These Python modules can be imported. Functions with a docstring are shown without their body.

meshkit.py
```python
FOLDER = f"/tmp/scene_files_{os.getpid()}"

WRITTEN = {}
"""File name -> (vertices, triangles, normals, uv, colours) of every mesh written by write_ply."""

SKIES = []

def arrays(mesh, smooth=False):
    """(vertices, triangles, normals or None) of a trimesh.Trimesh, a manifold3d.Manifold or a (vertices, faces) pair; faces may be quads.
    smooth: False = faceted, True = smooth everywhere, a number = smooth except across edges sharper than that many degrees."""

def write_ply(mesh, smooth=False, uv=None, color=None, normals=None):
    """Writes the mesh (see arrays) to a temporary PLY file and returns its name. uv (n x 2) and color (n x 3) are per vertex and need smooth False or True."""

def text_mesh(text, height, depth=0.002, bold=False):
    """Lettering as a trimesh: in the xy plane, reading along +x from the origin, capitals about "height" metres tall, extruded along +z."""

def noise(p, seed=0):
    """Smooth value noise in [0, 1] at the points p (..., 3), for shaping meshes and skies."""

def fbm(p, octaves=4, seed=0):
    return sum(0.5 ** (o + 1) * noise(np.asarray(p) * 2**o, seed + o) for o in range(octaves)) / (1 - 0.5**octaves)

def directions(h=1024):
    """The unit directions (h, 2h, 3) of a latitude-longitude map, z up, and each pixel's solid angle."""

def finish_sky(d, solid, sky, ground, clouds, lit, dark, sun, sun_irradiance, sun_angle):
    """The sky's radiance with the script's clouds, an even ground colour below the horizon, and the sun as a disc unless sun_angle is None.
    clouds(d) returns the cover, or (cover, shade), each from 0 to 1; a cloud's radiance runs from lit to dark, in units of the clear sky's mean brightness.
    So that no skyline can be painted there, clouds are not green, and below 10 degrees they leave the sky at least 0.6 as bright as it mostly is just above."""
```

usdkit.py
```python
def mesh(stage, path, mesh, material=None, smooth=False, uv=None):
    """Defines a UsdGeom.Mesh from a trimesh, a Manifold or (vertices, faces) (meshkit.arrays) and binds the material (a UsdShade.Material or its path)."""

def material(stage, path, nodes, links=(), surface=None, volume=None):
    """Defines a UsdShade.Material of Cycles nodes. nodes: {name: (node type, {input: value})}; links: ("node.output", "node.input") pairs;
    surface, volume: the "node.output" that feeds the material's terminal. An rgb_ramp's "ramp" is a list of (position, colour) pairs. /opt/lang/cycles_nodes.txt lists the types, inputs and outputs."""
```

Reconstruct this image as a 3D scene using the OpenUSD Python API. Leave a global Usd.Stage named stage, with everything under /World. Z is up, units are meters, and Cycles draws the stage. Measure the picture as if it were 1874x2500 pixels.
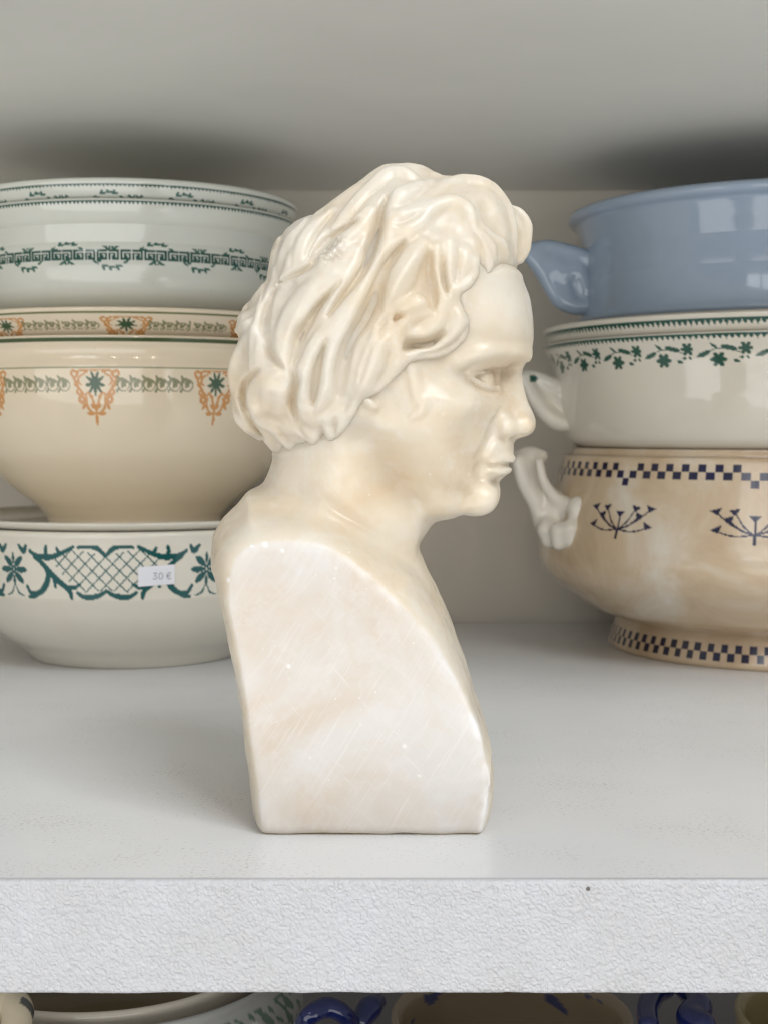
import math, random
import numpy as np, trimesh, shapely
from shapely.geometry import Polygon, LineString, Point, box as sbox
from shapely import affinity
from scipy.interpolate import RBFInterpolator
from pxr import Usd, UsdGeom, UsdLux, UsdShade, Gf, Sdf, Vt
import usdkit, meshkit

rng = np.random.default_rng(7)
stage = Usd.Stage.CreateInMemory()
UsdGeom.SetStageUpAxis(stage, UsdGeom.Tokens.z)
UsdGeom.SetStageMetersPerUnit(stage, 1.0)
UsdGeom.Xform.Define(stage, '/World')
UsdGeom.Scope.Define(stage, '/World/Looks')

# ------------------------------------------------------------------ camera
W_PX, H_PX, F_PX = 1874.0, 2500.0, 3468.6      # photograph size, focal length in its pixels
HORIZON = 1051.0
PITCH = math.atan((H_PX / 2 - HORIZON) / F_PX)
SC = 1.18                                       # scale of the place (board 26 mm thick)
CAM = np.array([0.0, -0.3731, 0.1020 * SC])


def ray(u, v):
    u, v = np.asarray(u, float), np.asarray(v, float)
    dz = -(v - H_PX / 2) / F_PX
    return np.stack([(u - W_PX / 2) / F_PX, math.cos(PITCH) + dz * math.sin(PITCH), -math.sin(PITCH) + dz * math.cos(PITCH)], -1)


def at_depth(u, v, y):
    """the point on the pixel's ray at world y"""
    r = ray(u, v)
    return CAM + r * ((y - CAM[1]) / r[..., 1])[..., None]


def at_height(u, v, z):
    r = ray(u, v)
    return CAM + r * ((z - CAM[2]) / r[..., 2])[..., None]


cam = UsdGeom.Camera.Define(stage, '/World/camera')
cam.CreateFocalLengthAttr(48.0)
cam.CreateHorizontalApertureAttr(48.0 * W_PX / F_PX)
cam.CreateVerticalApertureAttr(48.0 * H_PX / F_PX)
cam.CreateClippingRangeAttr(Gf.Vec2f(0.01, 50))
x_ = UsdGeom.Xformable(cam)
x_.AddTranslateOp().Set(Gf.Vec3d(*CAM))
x_.AddRotateXOp().Set(90.0 - math.degrees(PITCH))
cam.CreateFocusDistanceAttr(0.372 * SC)
cam.CreateFStopAttr(26.0)
cam.CreateExposureAttr(0.89)

used = {}


def numbered(parent, name):
    k = used.get((parent, name), 0)
    used[(parent, name)] = k + 1
    return name if k == 0 else '%s_%03d' % (name, k)


# ------------------------------------------------------------------ light: a shop interior, windows behind the photographer
dome = UsdLux.DomeLight.Define(stage, '/World/room_light')
M_DOME = usdkit.material(stage, '/World/Looks/room_light', {
    'b': ('background_shader', {'color': (0.92, 0.94, 1.0), 'strength': 0.215})}, [], surface='b.background')
UsdShade.MaterialBindingAPI.Apply(dome.GetPrim()).Bind(M_DOME)


def rect_light(name, pos, target, w, h, power, color):
    L = UsdLux.RectLight.Define(stage, '/World/' + name)
    L.CreateWidthAttr(w); L.CreateHeightAttr(h); L.CreateIntensityAttr(power); L.CreateColorAttr(Gf.Vec3f(*color))
    m = Gf.Matrix4d().SetLookAt(Gf.Vec3d(*pos), Gf.Vec3d(*target), Gf.Vec3d(0, 0, 1)).GetInverse()
    UsdGeom.Xformable(L).AddTransformOp().Set(m)
    return L


def window(pos, target, w, h, power, color, nx, ny, gap=0.07):
    """a window of nx by ny panes"""
    p, t = np.array(pos, float), np.array(target, float)
    d = (t - p) / np.linalg.norm(t - p)
    rx = np.cross(d, [0, 0, 1]); rx /= np.linalg.norm(rx)
    up = np.cross(rx, d)
    pw, ph = (w - gap * (nx - 1)) / nx, (h - gap * (ny - 1)) / ny
    for i in range(nx):
        for j in range(ny):
            o = p + rx * ((i - (nx - 1) / 2) * (pw + gap)) + up * ((j - (ny - 1) / 2) * (ph + gap))
            rect_light(numbered('/World', 'window_pane_light'), o, o + d, pw, ph, power, color)


window((1.7, -2.4, 2.9), (0.05, 0.12, 0.05), 2.0, 1.8, 6.6, (0.93, 0.97, 1.0), 3, 2)
window((-1.5, -3.2, 1.6), (0, 0.2, 0.05), 1.1, 1.4, 1.9, (0.94, 0.97, 1.0), 2, 2)
rect_light('floor_bounce_fill', (-0.9, -3.3, -1.35), (0.0, 0.1, 0.12), 8.0, 3.0, 0.98, (0.99, 0.985, 0.96))  # unseen fill panel, added in place of light bounced off the floor
for k_, (lx, ly, lz) in enumerate([(0.75, -1.7, 1.05), (0.35, -2.0, 1.15), (-0.25, -1.9, 1.1)]):
    L = UsdLux.SphereLight.Define(stage, '/World/ceiling_spot' + ('_%03d' % k_ if k_ else ''))
    L.CreateRadiusAttr(0.035); L.CreateIntensityAttr(60.0); L.CreateColorAttr(Gf.Vec3f(1.0, 0.78, 0.55))
    UsdGeom.Xformable(L).AddTranslateOp().Set(Gf.Vec3d(lx, ly, lz))

# ------------------------------------------------------------------ helpers
def tag(p, label=None, cat=None, group=None, kind=None):
    p = p.GetPrim() if hasattr(p, 'GetPrim') else p
    for key, val in (('label', label), ('category', cat), ('group', group), ('kind', kind)):
        if val:
            p.SetCustomDataByKey(key, val)
    return p


def obj(name, mesh, mat, parent='/World', smooth=35, colors=None):
    path = parent + '/' + numbered(parent, name)
    if colors is not None:
        v, f = mesh
        m = usdkit.mesh(stage, path, (v, f), mat, smooth=True)
        UsdGeom.PrimvarsAPI(m).CreatePrimvar('paint', Sdf.ValueTypeNames.Color3fArray, 'vertex').Set(Vt.Vec3fArray.FromNumpy(np.asarray(colors, np.float32)))
    else:
        m = usdkit.mesh(stage, path, mesh, mat, smooth=smooth)
    return path


def thing(name, loc=(0, 0, 0)):
    path = '/World/' + numbered('/World', name)
    x = UsdGeom.Xform.Define(stage, path)
    x.AddTranslateOp().Set(Gf.Vec3d(*map(float, loc)))
    return path


def P(path):
    return stage.GetPrimAtPath(path)


def bevel_box(x0, x1, y0, y1, z0, z1, r):
    import manifold3d as m3
    s = m3.Manifold.sphere(r, 12)
    return m3.Manifold.batch_hull([s.translate([x, y, z]) for x in (x0 + r, x1 - r) for y in (y0 + r, y1 - r) for z in (z0 + r, z1 - r)])


def mat(name, nodes, links, surface, volume=None):
    return usdkit.material(stage, '/World/Looks/' + name, nodes, links, surface=surface, volume=volume)


# ------------------------------------------------------------------ materials
def white_board(name, color, rough, bump_scale, bump, speck=True):
    nodes = {
        'g': ('texture_coordinate', {}),
        'big': ('noise_texture', {'scale': 9.0, 'detail': 4.0, 'roughness': 0.6}),
        'c': ('rgb_ramp', {'ramp': [(0.3, tuple(0.93 * c for c in color)), (0.7, color)]}),
        'm1': ('mapping', {'scale': (700.0, 1500.0, 700.0)}),
        'sp': ('noise_texture', {'scale': 1.0, 'detail': 3.0, 'roughness': 0.7}),
        'm2': ('mapping', {'scale': (22.0, 30.0, 22.0)}),
        'area': ('noise_texture', {'scale': 1.0, 'detail': 2.0}),
        'sum': ('math', {'math_type': 'multiply_add', 'value2': 0.28}),
        'sr': ('map_range', {'from_min': 0.755, 'from_max': 0.81, 'to_min': 0.0, 'to_max': 0.6, 'clamp': True}),
        'mx': ('mix_color', {'b': (0.30, 0.24, 0.20)}),
        'fine': ('noise_texture', {'scale': bump_scale, 'detail': 3.0, 'roughness': 0.55}),
        'bu': ('bump', {'strength': bump, 'distance': 0.0006}),
        'p': ('principled_bsdf', {'roughness': rough, 'specular_ior_level': 0.5})}
    links = [('g.object', 'big.vector'), ('big.fac', 'c.fac'), ('g.object', 'fine.vector'), ('fine.fac', 'bu.height'), ('bu.normal', 'p.normal'),
             ('g.object', 'm1.vector'), ('m1.vector', 'sp.vector'), ('g.object', 'm2.vector'), ('m2.vector', 'area.vector')]
    if speck:
        links += [('area.fac', 'sum.value1'), ('sp.fac', 'sum.value3'), ('sum.value', 'sr.value'), ('sr.result', 'mx.fac'), ('c.color', 'mx.a'), ('mx.result', 'p.base_color')]
    else:
        for k in ('m1', 'sp', 'm2', 'area', 'sum', 'sr', 'mx'):
            nodes.pop(k)
        links = [l for l in links if not any(l[0].startswith(k + '.') or l[1].startswith(k + '.') for k in ('m1', 'sp', 'm2', 'area'))] + [('c.color', 'p.base_color')]
    return mat(name, nodes, links, 'p.BSDF')


M_SHELF = white_board('shelf_lacquer', (0.75, 0.755, 0.755), 0.30, 260.0, 0.12)
M_WALL = white_board('cabinet_back', (0.70, 0.645, 0.555), 0.6, 90.0, 0.08, speck=False)
M_UNDER = white_board('upper_board', (0.72, 0.715, 0.665), 0.45, 60.0, 0.06, speck=False)
M_BACK_SHADE = white_board('shaded_lower_back', (0.17, 0.16, 0.155), 0.6, 90.0, 0.08, speck=False)  # panel colour darkened to stand in for shade below the shelf
M_LOW_SHADE = white_board('shaded_lower_board', (0.30, 0.28, 0.26), 0.5, 90.0, 0.08, speck=False)  # white board toned dark to imitate the shade under the dishes
M_FRONT = mat('rough_painted_edge', {
    'g': ('texture_coordinate', {}), 'w': ('noise_texture', {'scale': 40.0, 'detail': 3.0}),
    'c': ('rgb_ramp', {'ramp': [(0.35, (0.475, 0.47, 0.47)), (0.65, (0.50, 0.50, 0.515))]}),
    'v': ('noise_texture', {'scale': 2600.0, 'detail': 2.0}), 'bu': ('bump', {'strength': 0.35, 'distance': 0.0003}),
    'p': ('principled_bsdf', {'roughness': 0.5})},
    [('g.object', 'v.vector'), ('g.object', 'w.vector'), ('w.fac', 'c.fac'), ('c.color', 'p.base_color'), ('v.fac', 'bu.height'), ('bu.normal', 'p.normal')], 'p.BSDF')

# ------------------------------------------------------------------ structure: the cupboard
BACK = float(at_height(937.0, 1345 * 1.1302, 0.0)[1])           # where the shelf meets the back panel
UP = float(at_depth(937.0, 411 * 1.1302, BACK)[2])               # underside of the board above
ZB = float(at_depth(937.0, 2143 * 1.1302, 0.0)[2])
XL, XR = -0.62, 0.72
tag(P(obj('shelf', bevel_box(XL, XR, 0.0022, BACK - 0.0016, ZB + 0.001, 0.0, 0.0008), M_SHELF)), 'white lacquered shelf board the bust and the bowls stand on', 'shelf', kind='structure')


def edge_strip(z0, z1, y_front, y_back, nx=0, nz=165, seed=3):
    """a front edge with a slightly wavy, rough painted face and softly rounded long edges"""
    xs = np.concatenate([np.arange(XL, -0.135, 0.0016), np.arange(-0.118, 0.118, 0.00018), np.arange(0.135, XR, 0.0016)])
    nx = len(xs)
    prof = []
    r = 0.0011
    for a in np.linspace(0, math.pi / 2, 6):
        prof.append((y_front + r - r * math.sin(a), z1 - r + r * math.cos(a), math.sin(a)))
    for t in np.linspace(0, 1, nz)[1:-1]:
        prof.append((y_front, z1 - r + t * (z0 + r - z1 + r), 1.0))
    for a in np.linspace(math.pi / 2, math.pi, 6):
        prof.append((y_front + r - r * math.sin(a), z0 + r + r * math.cos(a), math.sin(a)))
    prof = [(y_back, z1, 0)] + prof + [(y_back, z0, 0)]
    pr = np.array(prof)
    V = np.zeros((nx, len(pr), 3))
    V[..., 0] = xs[:, None]; V[..., 1] = pr[None, :, 0]; V[..., 2] = pr[None, :, 1]
    q3 = np.stack([V[..., 0], V[..., 2], 0 * V[..., 0]], -1)
    n = meshkit.noise(q3 * 1700.0, seed) ** 1.5 + 0.6 * meshkit.noise(q3 * 3000.0 + 5.0, seed + 2) + 0.5 * meshkit.noise(q3 * 420.0, seed + 4) - 0.9
    V[..., 1] += 0.00047 * n * pr[None, :, 2]
    V[..., 2] += 0.0005 * (meshkit.fbm(np.stack([V[..., 0] * 90, V[..., 2] * 30, 0 * V[..., 0] + 4], -1), 3, seed + 1) - 0.5) * (pr[None, :, 2] > 0)
    n0, n1 = nx, len(pr)
    idx = np.arange(n0 * n1).reshape(n0, n1)
    q = np.stack([idx[:-1, :-1], idx[:-1, 1:], idx[1:, 1:], idx[1:, :-1]], -1).reshape(-1, 4)
    return V.reshape(-1, 3), q


tag(P(obj('shelf_edge', edge_strip(ZB - 0.0006, 0.0004, 0.0, 0.0022), M_FRONT, smooth=True)), 'rough white painted front edge of the shelf', 'shelf edge', kind='structure')
obj('nail_head', trimesh.creation.icosphere(2, 0.00055).apply_scale([1, 0.4, 1]).apply_translation(at_depth(937 + 880 / 1.7695, 2100 + 124 / 1.7695, 0.0) + [0, -0.0002, 0]),
    mat('nail', {'p': ('principled_bsdf', {'base_color': (0.12, 0.11, 0.10), 'roughness': 0.6})}, [], 'p.BSDF'), '/World/shelf_edge')
LOW = -0.30
tag(P(obj('back_panel', trimesh.creation.box(bounds=[[XL, BACK + 0.001, ZB], [XR, BACK + 0.02, UP + 0.03]]), M_WALL)), 'dull white back panel of the cupboard', 'back panel', kind='structure')
tag(P(obj('back_panel', trimesh.creation.box(bounds=[[XL, BACK + 0.001, LOW - 0.02], [XR, BACK + 0.02, ZB - 0.0005]]), M_BACK_SHADE)), 'back panel behind the dishes on the lower shelf, coloured dark for the shade there', 'back panel', kind='structure')
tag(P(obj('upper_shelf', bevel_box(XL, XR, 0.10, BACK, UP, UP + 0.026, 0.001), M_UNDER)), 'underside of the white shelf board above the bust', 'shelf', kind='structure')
tag(P(obj('lower_shelf', bevel_box(XL, XR, 0.0, BACK, LOW - 0.022, LOW, 0.001), M_LOW_SHADE)), 'white shelf board under the lower dishes, its colour darkened for shade', 'shelf', kind='structure')
for sx, (a, b) in enumerate(((XL - 0.02, XL - 0.001), (XR + 0.001, XR + 0.02))):
    tag(P(obj('side_panel', trimesh.creation.box(bounds=[[a, -0.03, LOW - 0.02], [b, BACK + 0.02, UP + 0.03]]), M_WALL)),
        ['white side panel closing the cupboard on the left', 'white side panel closing the cupboard on the right'][sx], 'side panel', kind='structure')

from scipy.ndimage import gaussian_filter
# ------------------------------------------------------------------ the bust
HH = 2.0725                                   # tracing units: photograph pixels * HH, origin (520, 360)
D_NEAR = float(at_height(800.0, 2042.0, 0.0)[1])   # where the near flat side meets the shelf
HW = 0.0345 * SC                              # half the thickness of the block
YC = D_NEAR + HW                              # middle plane of the bust
MM = 0.001
PXM = 0.0508 * MM * SC                        # metres per tracing unit on the near side of the head


def hsrc(p):
    p = np.asarray(p, float)
    return 520 + p[..., 0] / HH, 360 + p[..., 1] / HH


def h_at(p, w):
    """tracing point -> (x, z) on the plane that lies w in front of the middle plane"""
    u, v = hsrc(p)
    r = at_depth(u, v, YC - np.asarray(w, float))
    return np.stack([r[..., 0], r[..., 2]], -1)


def tt(p):                                     # second tracing sheet -> first
    return np.asarray(p, float) + [-41.5, 1741.0]


HEAD = np.array([(308,1555),(236,1486),(161,1463),(106,1413),(84,1363),(82,1298),(94,1263),(71,1218),(62,1158),(64,1098),(81,1043),(109,983),(112,958),(104,928),(112,878),(131,843),
 (166,823),(171,821),(187,761),(211,716),(251,676),(261,596),(282,521),(321,441),(371,386),(427,346),(507,321),(571,281),(641,226),(711,176),(756,138),(806,98),(870,73),(954,63),(1019,73),
 (1069,96),(1119,123),(1229,141),(1329,146),(1384,163),(1434,201),(1474,246),(1499,286),(1520,330),(1535,390),(1545,450),(1550,520),(1555,570),(1561,621),(1564,666),(1584,731),(1602,796),(1616,893),(1616,953),(1609,1023),(1589,1078),
 (1566,1120),(1558,1148),(1569,1203),(1589,1273),(1614,1333),(1629,1373),(1631,1408),(1619,1438),(1599,1458),(1554,1471),(1519,1486),(1519,1526),(1515,1551),(1521,1576),(1514,1594),(1496,1604),
 (1502,1626),(1491,1651),(1439,1689),(1444,1721),(1444,1761),(1434,1801),(1409,1836),(1374,1856),(1329,1865),(1289,1860),(1259,1855),(1204,1879),(1134,1891),(1109,1909),(1079,1951),(1039,2014),
 (1010,2120),(960,2300),(150,2300),(70,2060),(72,1915),(123,1862),(178,1802),(238,1730),(270,1668),(292,1610)], float)
HAIR_EDGE = np.array([(1570,600),(1480,600),(1400,640),(1330,590),(1310,690),(1262,740),(1285,880),(1262,960),(1200,1020),(1060,1070),(975,1100),(900,1185),(840,1235),(750,1290),(690,1400),
 (640,1470),(540,1490),(450,1530),(308,1557),(100,1600),(-200,1400),(-200,-100),(1900,-100),(1900,560)], float)
# half widths (mm) and the length over which they round off to the outline (mm)
WPTS = np.array([(1600,1400,6.2,4.5),(1560,1300,5.0,5),(1548,1180,4.5,4),(1500,1410,8,6),(1440,1380,10.5,9),(1525,1110,7.5,6),(1455,1150,11.5,10),(1400,1160,14.5,14),(1300,1140,20,22),
 (1560,1030,20,15),(1450,1010,23,22),(1330,1040,24.5,26),(1580,850,25,20),(1450,700,28,26),(1300,800,28,30),(1300,1290,22.5,24),(1200,1440,24.5,26),(1400,1330,14.5,15),(1370,1480,14.5,14),
 (1470,1530,10.5,10),(1390,1600,12.5,12),(1450,1640,10,8),(1400,1780,12,10),(1320,1740,14,13),(1150,1680,20.5,20),(950,1560,24,26),(1150,1830,15,12),(1000,1800,18,20),(850,1300,27,30),
 (1130,1100,25.5,30),(800,800,30,34),(400,1000,30,34),(300,1400,26,28),(700,1600,23,28),(500,1700,22,26),(850,1720,20,26),(950,1950,18,16),(700,1900,21,26),(450,1850,21,24),(700,2150,21,26),
 (1000,250,28,34),(1400,350,27,28),(600,500,29,32)], float)
FACE_T = np.array([(128,470),(150,370),(190,312),(250,280),(360,262),(500,268),(620,290),(720,345),(820,430),(920,520),(1030,630),(1120,730),(1200,840),(1270,960),(1330,1090),(1380,1210),(1410,1330),(1424,1450),
 (1424,1560),(1414,1660),(1395,1700),(1395,2300),(330,2300),(292,1690),(288,1640),(280,1540),(250,1350),(230,1200),(215,1050),(182,860),(155,720),(128,580)], float)
SIL_T = np.array([(240,20),(190,80),(120,140),(65,220),(48,300),(52,370),(75,430),(105,550),(140,720),(170,860),(205,1050),(220,1200),(240,1350),(262,1540),(268,1640),(270,2300),
 (1400,2300),(1405,1700),(1425,1600),(1438,1480),(1447,1400),(1443,1330),(1430,1250),(1390,1110),(1350,970),(1310,830),(1260,690),(1200,550),(1140,440),(1080,350),(900,230),(600,60)], float)


def dense(poly, step):
    ls = LineString(np.vstack([poly, poly[:1]]))
    return np.array([ls.interpolate(d).coords[0] for d in np.arange(0, ls.length, step)])


def sd_poly(poly, xz):
    shapely.prepare(poly)
    p = shapely.points(xz[..., 0], xz[..., 1])
    d = shapely.distance(p, poly.exterior)
    return np.where(shapely.contains(poly, p), d, -d)          # positive inside


def chaikin(p, n=2):
    p = np.asarray(p, float)
    for _ in range(n):
        q = np.roll(p, -1, 0)
        p = np.stack([0.75 * p + 0.25 * q, 0.25 * p + 0.75 * q], 1).reshape(-1, p.shape[1])
    return p


head_xz = h_at(chaikin(HEAD, 1), 0.0)
HEADP = Polygon(head_xz).buffer(0)
hair_xz = h_at(HAIR_EDGE, 0.026 * SC)
HAIRP = Polygon(hair_xz).buffer(0)
ft = tt(FACE_T); st_ = tt(SIL_T)
FACEP = Polygon(h_at(chaikin(ft, 1), HW)).buffer(0)
SILP = Polygon(h_at(st_, 0.0)).buffer(0).union(FACEP.buffer(0.0016))
ww = np.array([h_at(p[:2], p[2] * MM * SC) for p in WPTS])
RBF = RBFInterpolator(ww / MM, WPTS[:, 2:], kernel='thin_plate_spline', smoothing=0.5)


def smin(a, b, k):
    h = np.maximum(k - np.abs(a - b), 0) / k
    return np.minimum(a, b) - h * h * k * 0.25


def smax(a, b, k):
    return -smin(-a, -b, k)


class Field:
    """half a volume (the near side of the middle plane); negative inside"""

    def __init__(s, lo, hi, h):
        s.h, s.lo = h, np.array(lo, float)
        s.n = np.ceil((np.array(hi) - s.lo) / h).astype(int) + 1
        s.x, s.y, s.z = (s.lo[i] + h * np.arange(s.n[i]) for i in range(3))
        s.F = None

    def grid2(s):
        return np.stack(np.meshgrid(s.x, s.z, indexing='ij'), -1)

    def from_w2(s, W2):
        """|y|^2 = W2(x, z), as a first-order distance"""
        gx, gz = np.gradient(W2, s.h)
        y = (YC - s.y)[None, :, None]
        g = y * y - W2[:, None, :]
        return g / np.sqrt(4 * y * y + (gx * gx + gz * gz)[:, None, :] + 1e-8)

    def box(s, p, r):
        a = np.clip(np.floor((np.min(p, 0) - r - s.lo) / s.h).astype(int), 0, s.n)
        b = np.clip(np.ceil((np.max(p, 0) + r - s.lo) / s.h).astype(int) + 1, 0, s.n)
        return tuple(slice(i, j) for i, j in zip(a, b))

    def chain(s, pts, rad, k, cut=False, flute=0.0, nfl=5, out=None):
        """a chain of round cones through pts, blended in (or cut out)"""
        pts, rad = np.asarray(pts, float), np.asarray(rad, float)
        sl = s.box(pts, rad.max() * 1.3 + 2 * k)
        X, Y, Z = s.x[sl[0]][:, None, None], s.y[sl[1]][None, :, None], s.z[sl[2]][None, None, :]
        if 0 in (X.size, Y.size, Z.size):
            return
        G = np.full((X.size, Y.size, Z.size), 1.0)
        for i in range(max(len(pts) - 1, 1)):
            a, b = pts[i], pts[min(i + 1, len(pts) - 1)]
            ab = b - a
            L2 = max(ab @ ab, 1e-12)
            px, py, pz = X - a[0], Y - a[1], Z - a[2]
            t = np.clip((px * ab[0] + py * ab[1] + pz * ab[2]) / L2, 0, 1)
            dx, dy, dz = px - t * ab[0], py - t * ab[1], pz - t * ab[2]
            d = np.sqrt(dx * dx + dy * dy + dz * dz)
            r = rad[i] + t * (rad[min(i + 1, len(rad) - 1)] - rad[i])
            if flute and len(pts) > 1:
                side = np.cross(ab, [0, -1.0, 0]); side /= np.linalg.norm(side) + 1e-9
                q = (dx * side[0] + dy * side[1] + dz * side[2]) / np.maximum(r, 1e-6)
                r = r + flute * np.cos(q * nfl * 1.6 + 0.6)
            np.minimum(G, d - r, out=G)
        s.F[sl] = smax(s.F[sl], -G, k) if cut else smin(s.F[sl], G, k)

    def mesh(s):
        F = np.concatenate([s.F, s.F[:, -2::-1, :]], 1)
        return surface_nets(F, s.lo, s.h)


def surface_nets(F, lo, h):
    n = F.shape
    ins = F < 0
    c = np.zeros(tuple(k - 1 for k in n), np.uint8)
    corners = [(i, j, k) for i in (0, 1) for j in (0, 1) for k in (0, 1)]
    for i, j, k in corners:
        c += ins[i:n[0] - 1 + i, j:n[1] - 1 + j, k:n[2] - 1 + k]
    I = np.argwhere((c > 0) & (c < 8))
    val = np.stack([F[I[:, 0] + i, I[:, 1] + j, I[:, 2] + k] for i, j, k in corners], 1)
    acc, cnt = np.zeros((len(I), 3)), np.zeros(len(I))
    for a in range(8):
        for b in range(a + 1, 8):
            ca, cb = np.array(corners[a]), np.array(corners[b])
            if np.abs(ca - cb).sum() != 1:
                continue
            va, vb = val[:, a], val[:, b]
            m = (va < 0) != (vb < 0)
            t = np.where(m, va / np.where(m, va - vb, 1), 0)
            acc += np.where(m[:, None], ca + t[:, None] * (cb - ca), 0)
            cnt += m
    V = lo + h * (I + acc / cnt[:, None])
    idx = np.full(c.shape, -1, np.int64)
    idx[I[:, 0], I[:, 1], I[:, 2]] = np.arange(len(I))
    quads = []
    for ax in range(3):
        o1, o2 = (ax + 1) % 3, (ax + 2) % 3
        A = np.swapaxes(ins, 0, 0)
        sl0, sl1 = [slice(1, -1)] * 3, [slice(1, -1)] * 3
        sl0[ax], sl1[ax] = slice(0, -1), slice(1, None)
        a, b = ins[tuple(sl0)], ins[tuple(sl1)]
        E = np.argwhere(a != b)
        flip = a[E[:, 0], E[:, 1], E[:, 2]]
        E = E + [0 if q == ax else 1 for q in range(3)]
        e1, e2 = np.eye(3, dtype=int)[o1], np.eye(3, dtype=int)[o2]
        q = [idx[tuple((E - p).T)] for p in (0 * e1, e1, e1 + e2, e2)]
        q = np.stack(q, 1)
        q[~flip] = q[~flip][:, ::-1]
        quads.append(q)
    q = np.vstack(quads)
    return V, q[(q >= 0).all(1)]


def w2_of(Wp, R, d):
    t = d / R
    return np.where(t < 1, Wp ** 2 * (1 - (1 - np.minimum(t, 1)) ** 2), Wp ** 2)


def on_surface(Wfun, p, lift):
    """tracing points -> 3-D points on the near surface, lift metres outwards"""
    p = np.asarray(p, float)
    w = np.full(len(p), 0.028 * SC)
    for _ in range(7):
        xz = h_at(p, w)
        w = Wfun(xz)
    e = 0.0006
    gx = (Wfun(xz + [e, 0]) - Wfun(xz - [e, 0])) / (2 * e)
    gz = (Wfun(xz + [0, e]) - Wfun(xz - [0, e])) / (2 * e)
    nrm = np.stack([-gx, -np.ones_like(gx), -gz], -1)
    nrm /= np.linalg.norm(nrm, axis=1, keepdims=True)
    q = np.stack([xz[:, 0], YC - w, xz[:, 1]], -1)
    return q + nrm * np.asarray(lift, float)[..., None]


def catmull(p, per=5):
    p = np.asarray(p, float)
    if len(p) < 3:
        return np.array([p[0] + (p[-1] - p[0]) * t for t in np.linspace(0, 1, per)])
    q = np.vstack([2 * p[0] - p[1], p, 2 * p[-1] - p[-2]])
    out = []
    for i in range(1, len(q) - 2):
        for t in np.linspace(0, 1, per, endpoint=False):
            a, b, c, d = q[i - 1:i + 3]
            out.append(0.5 * (2 * b + (c - a) * t + (2 * a - 5 * b + 4 * c - d) * t * t + (3 * b - a - 3 * c + d) * t ** 3))
    return np.array(out + [p[-1]])


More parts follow.
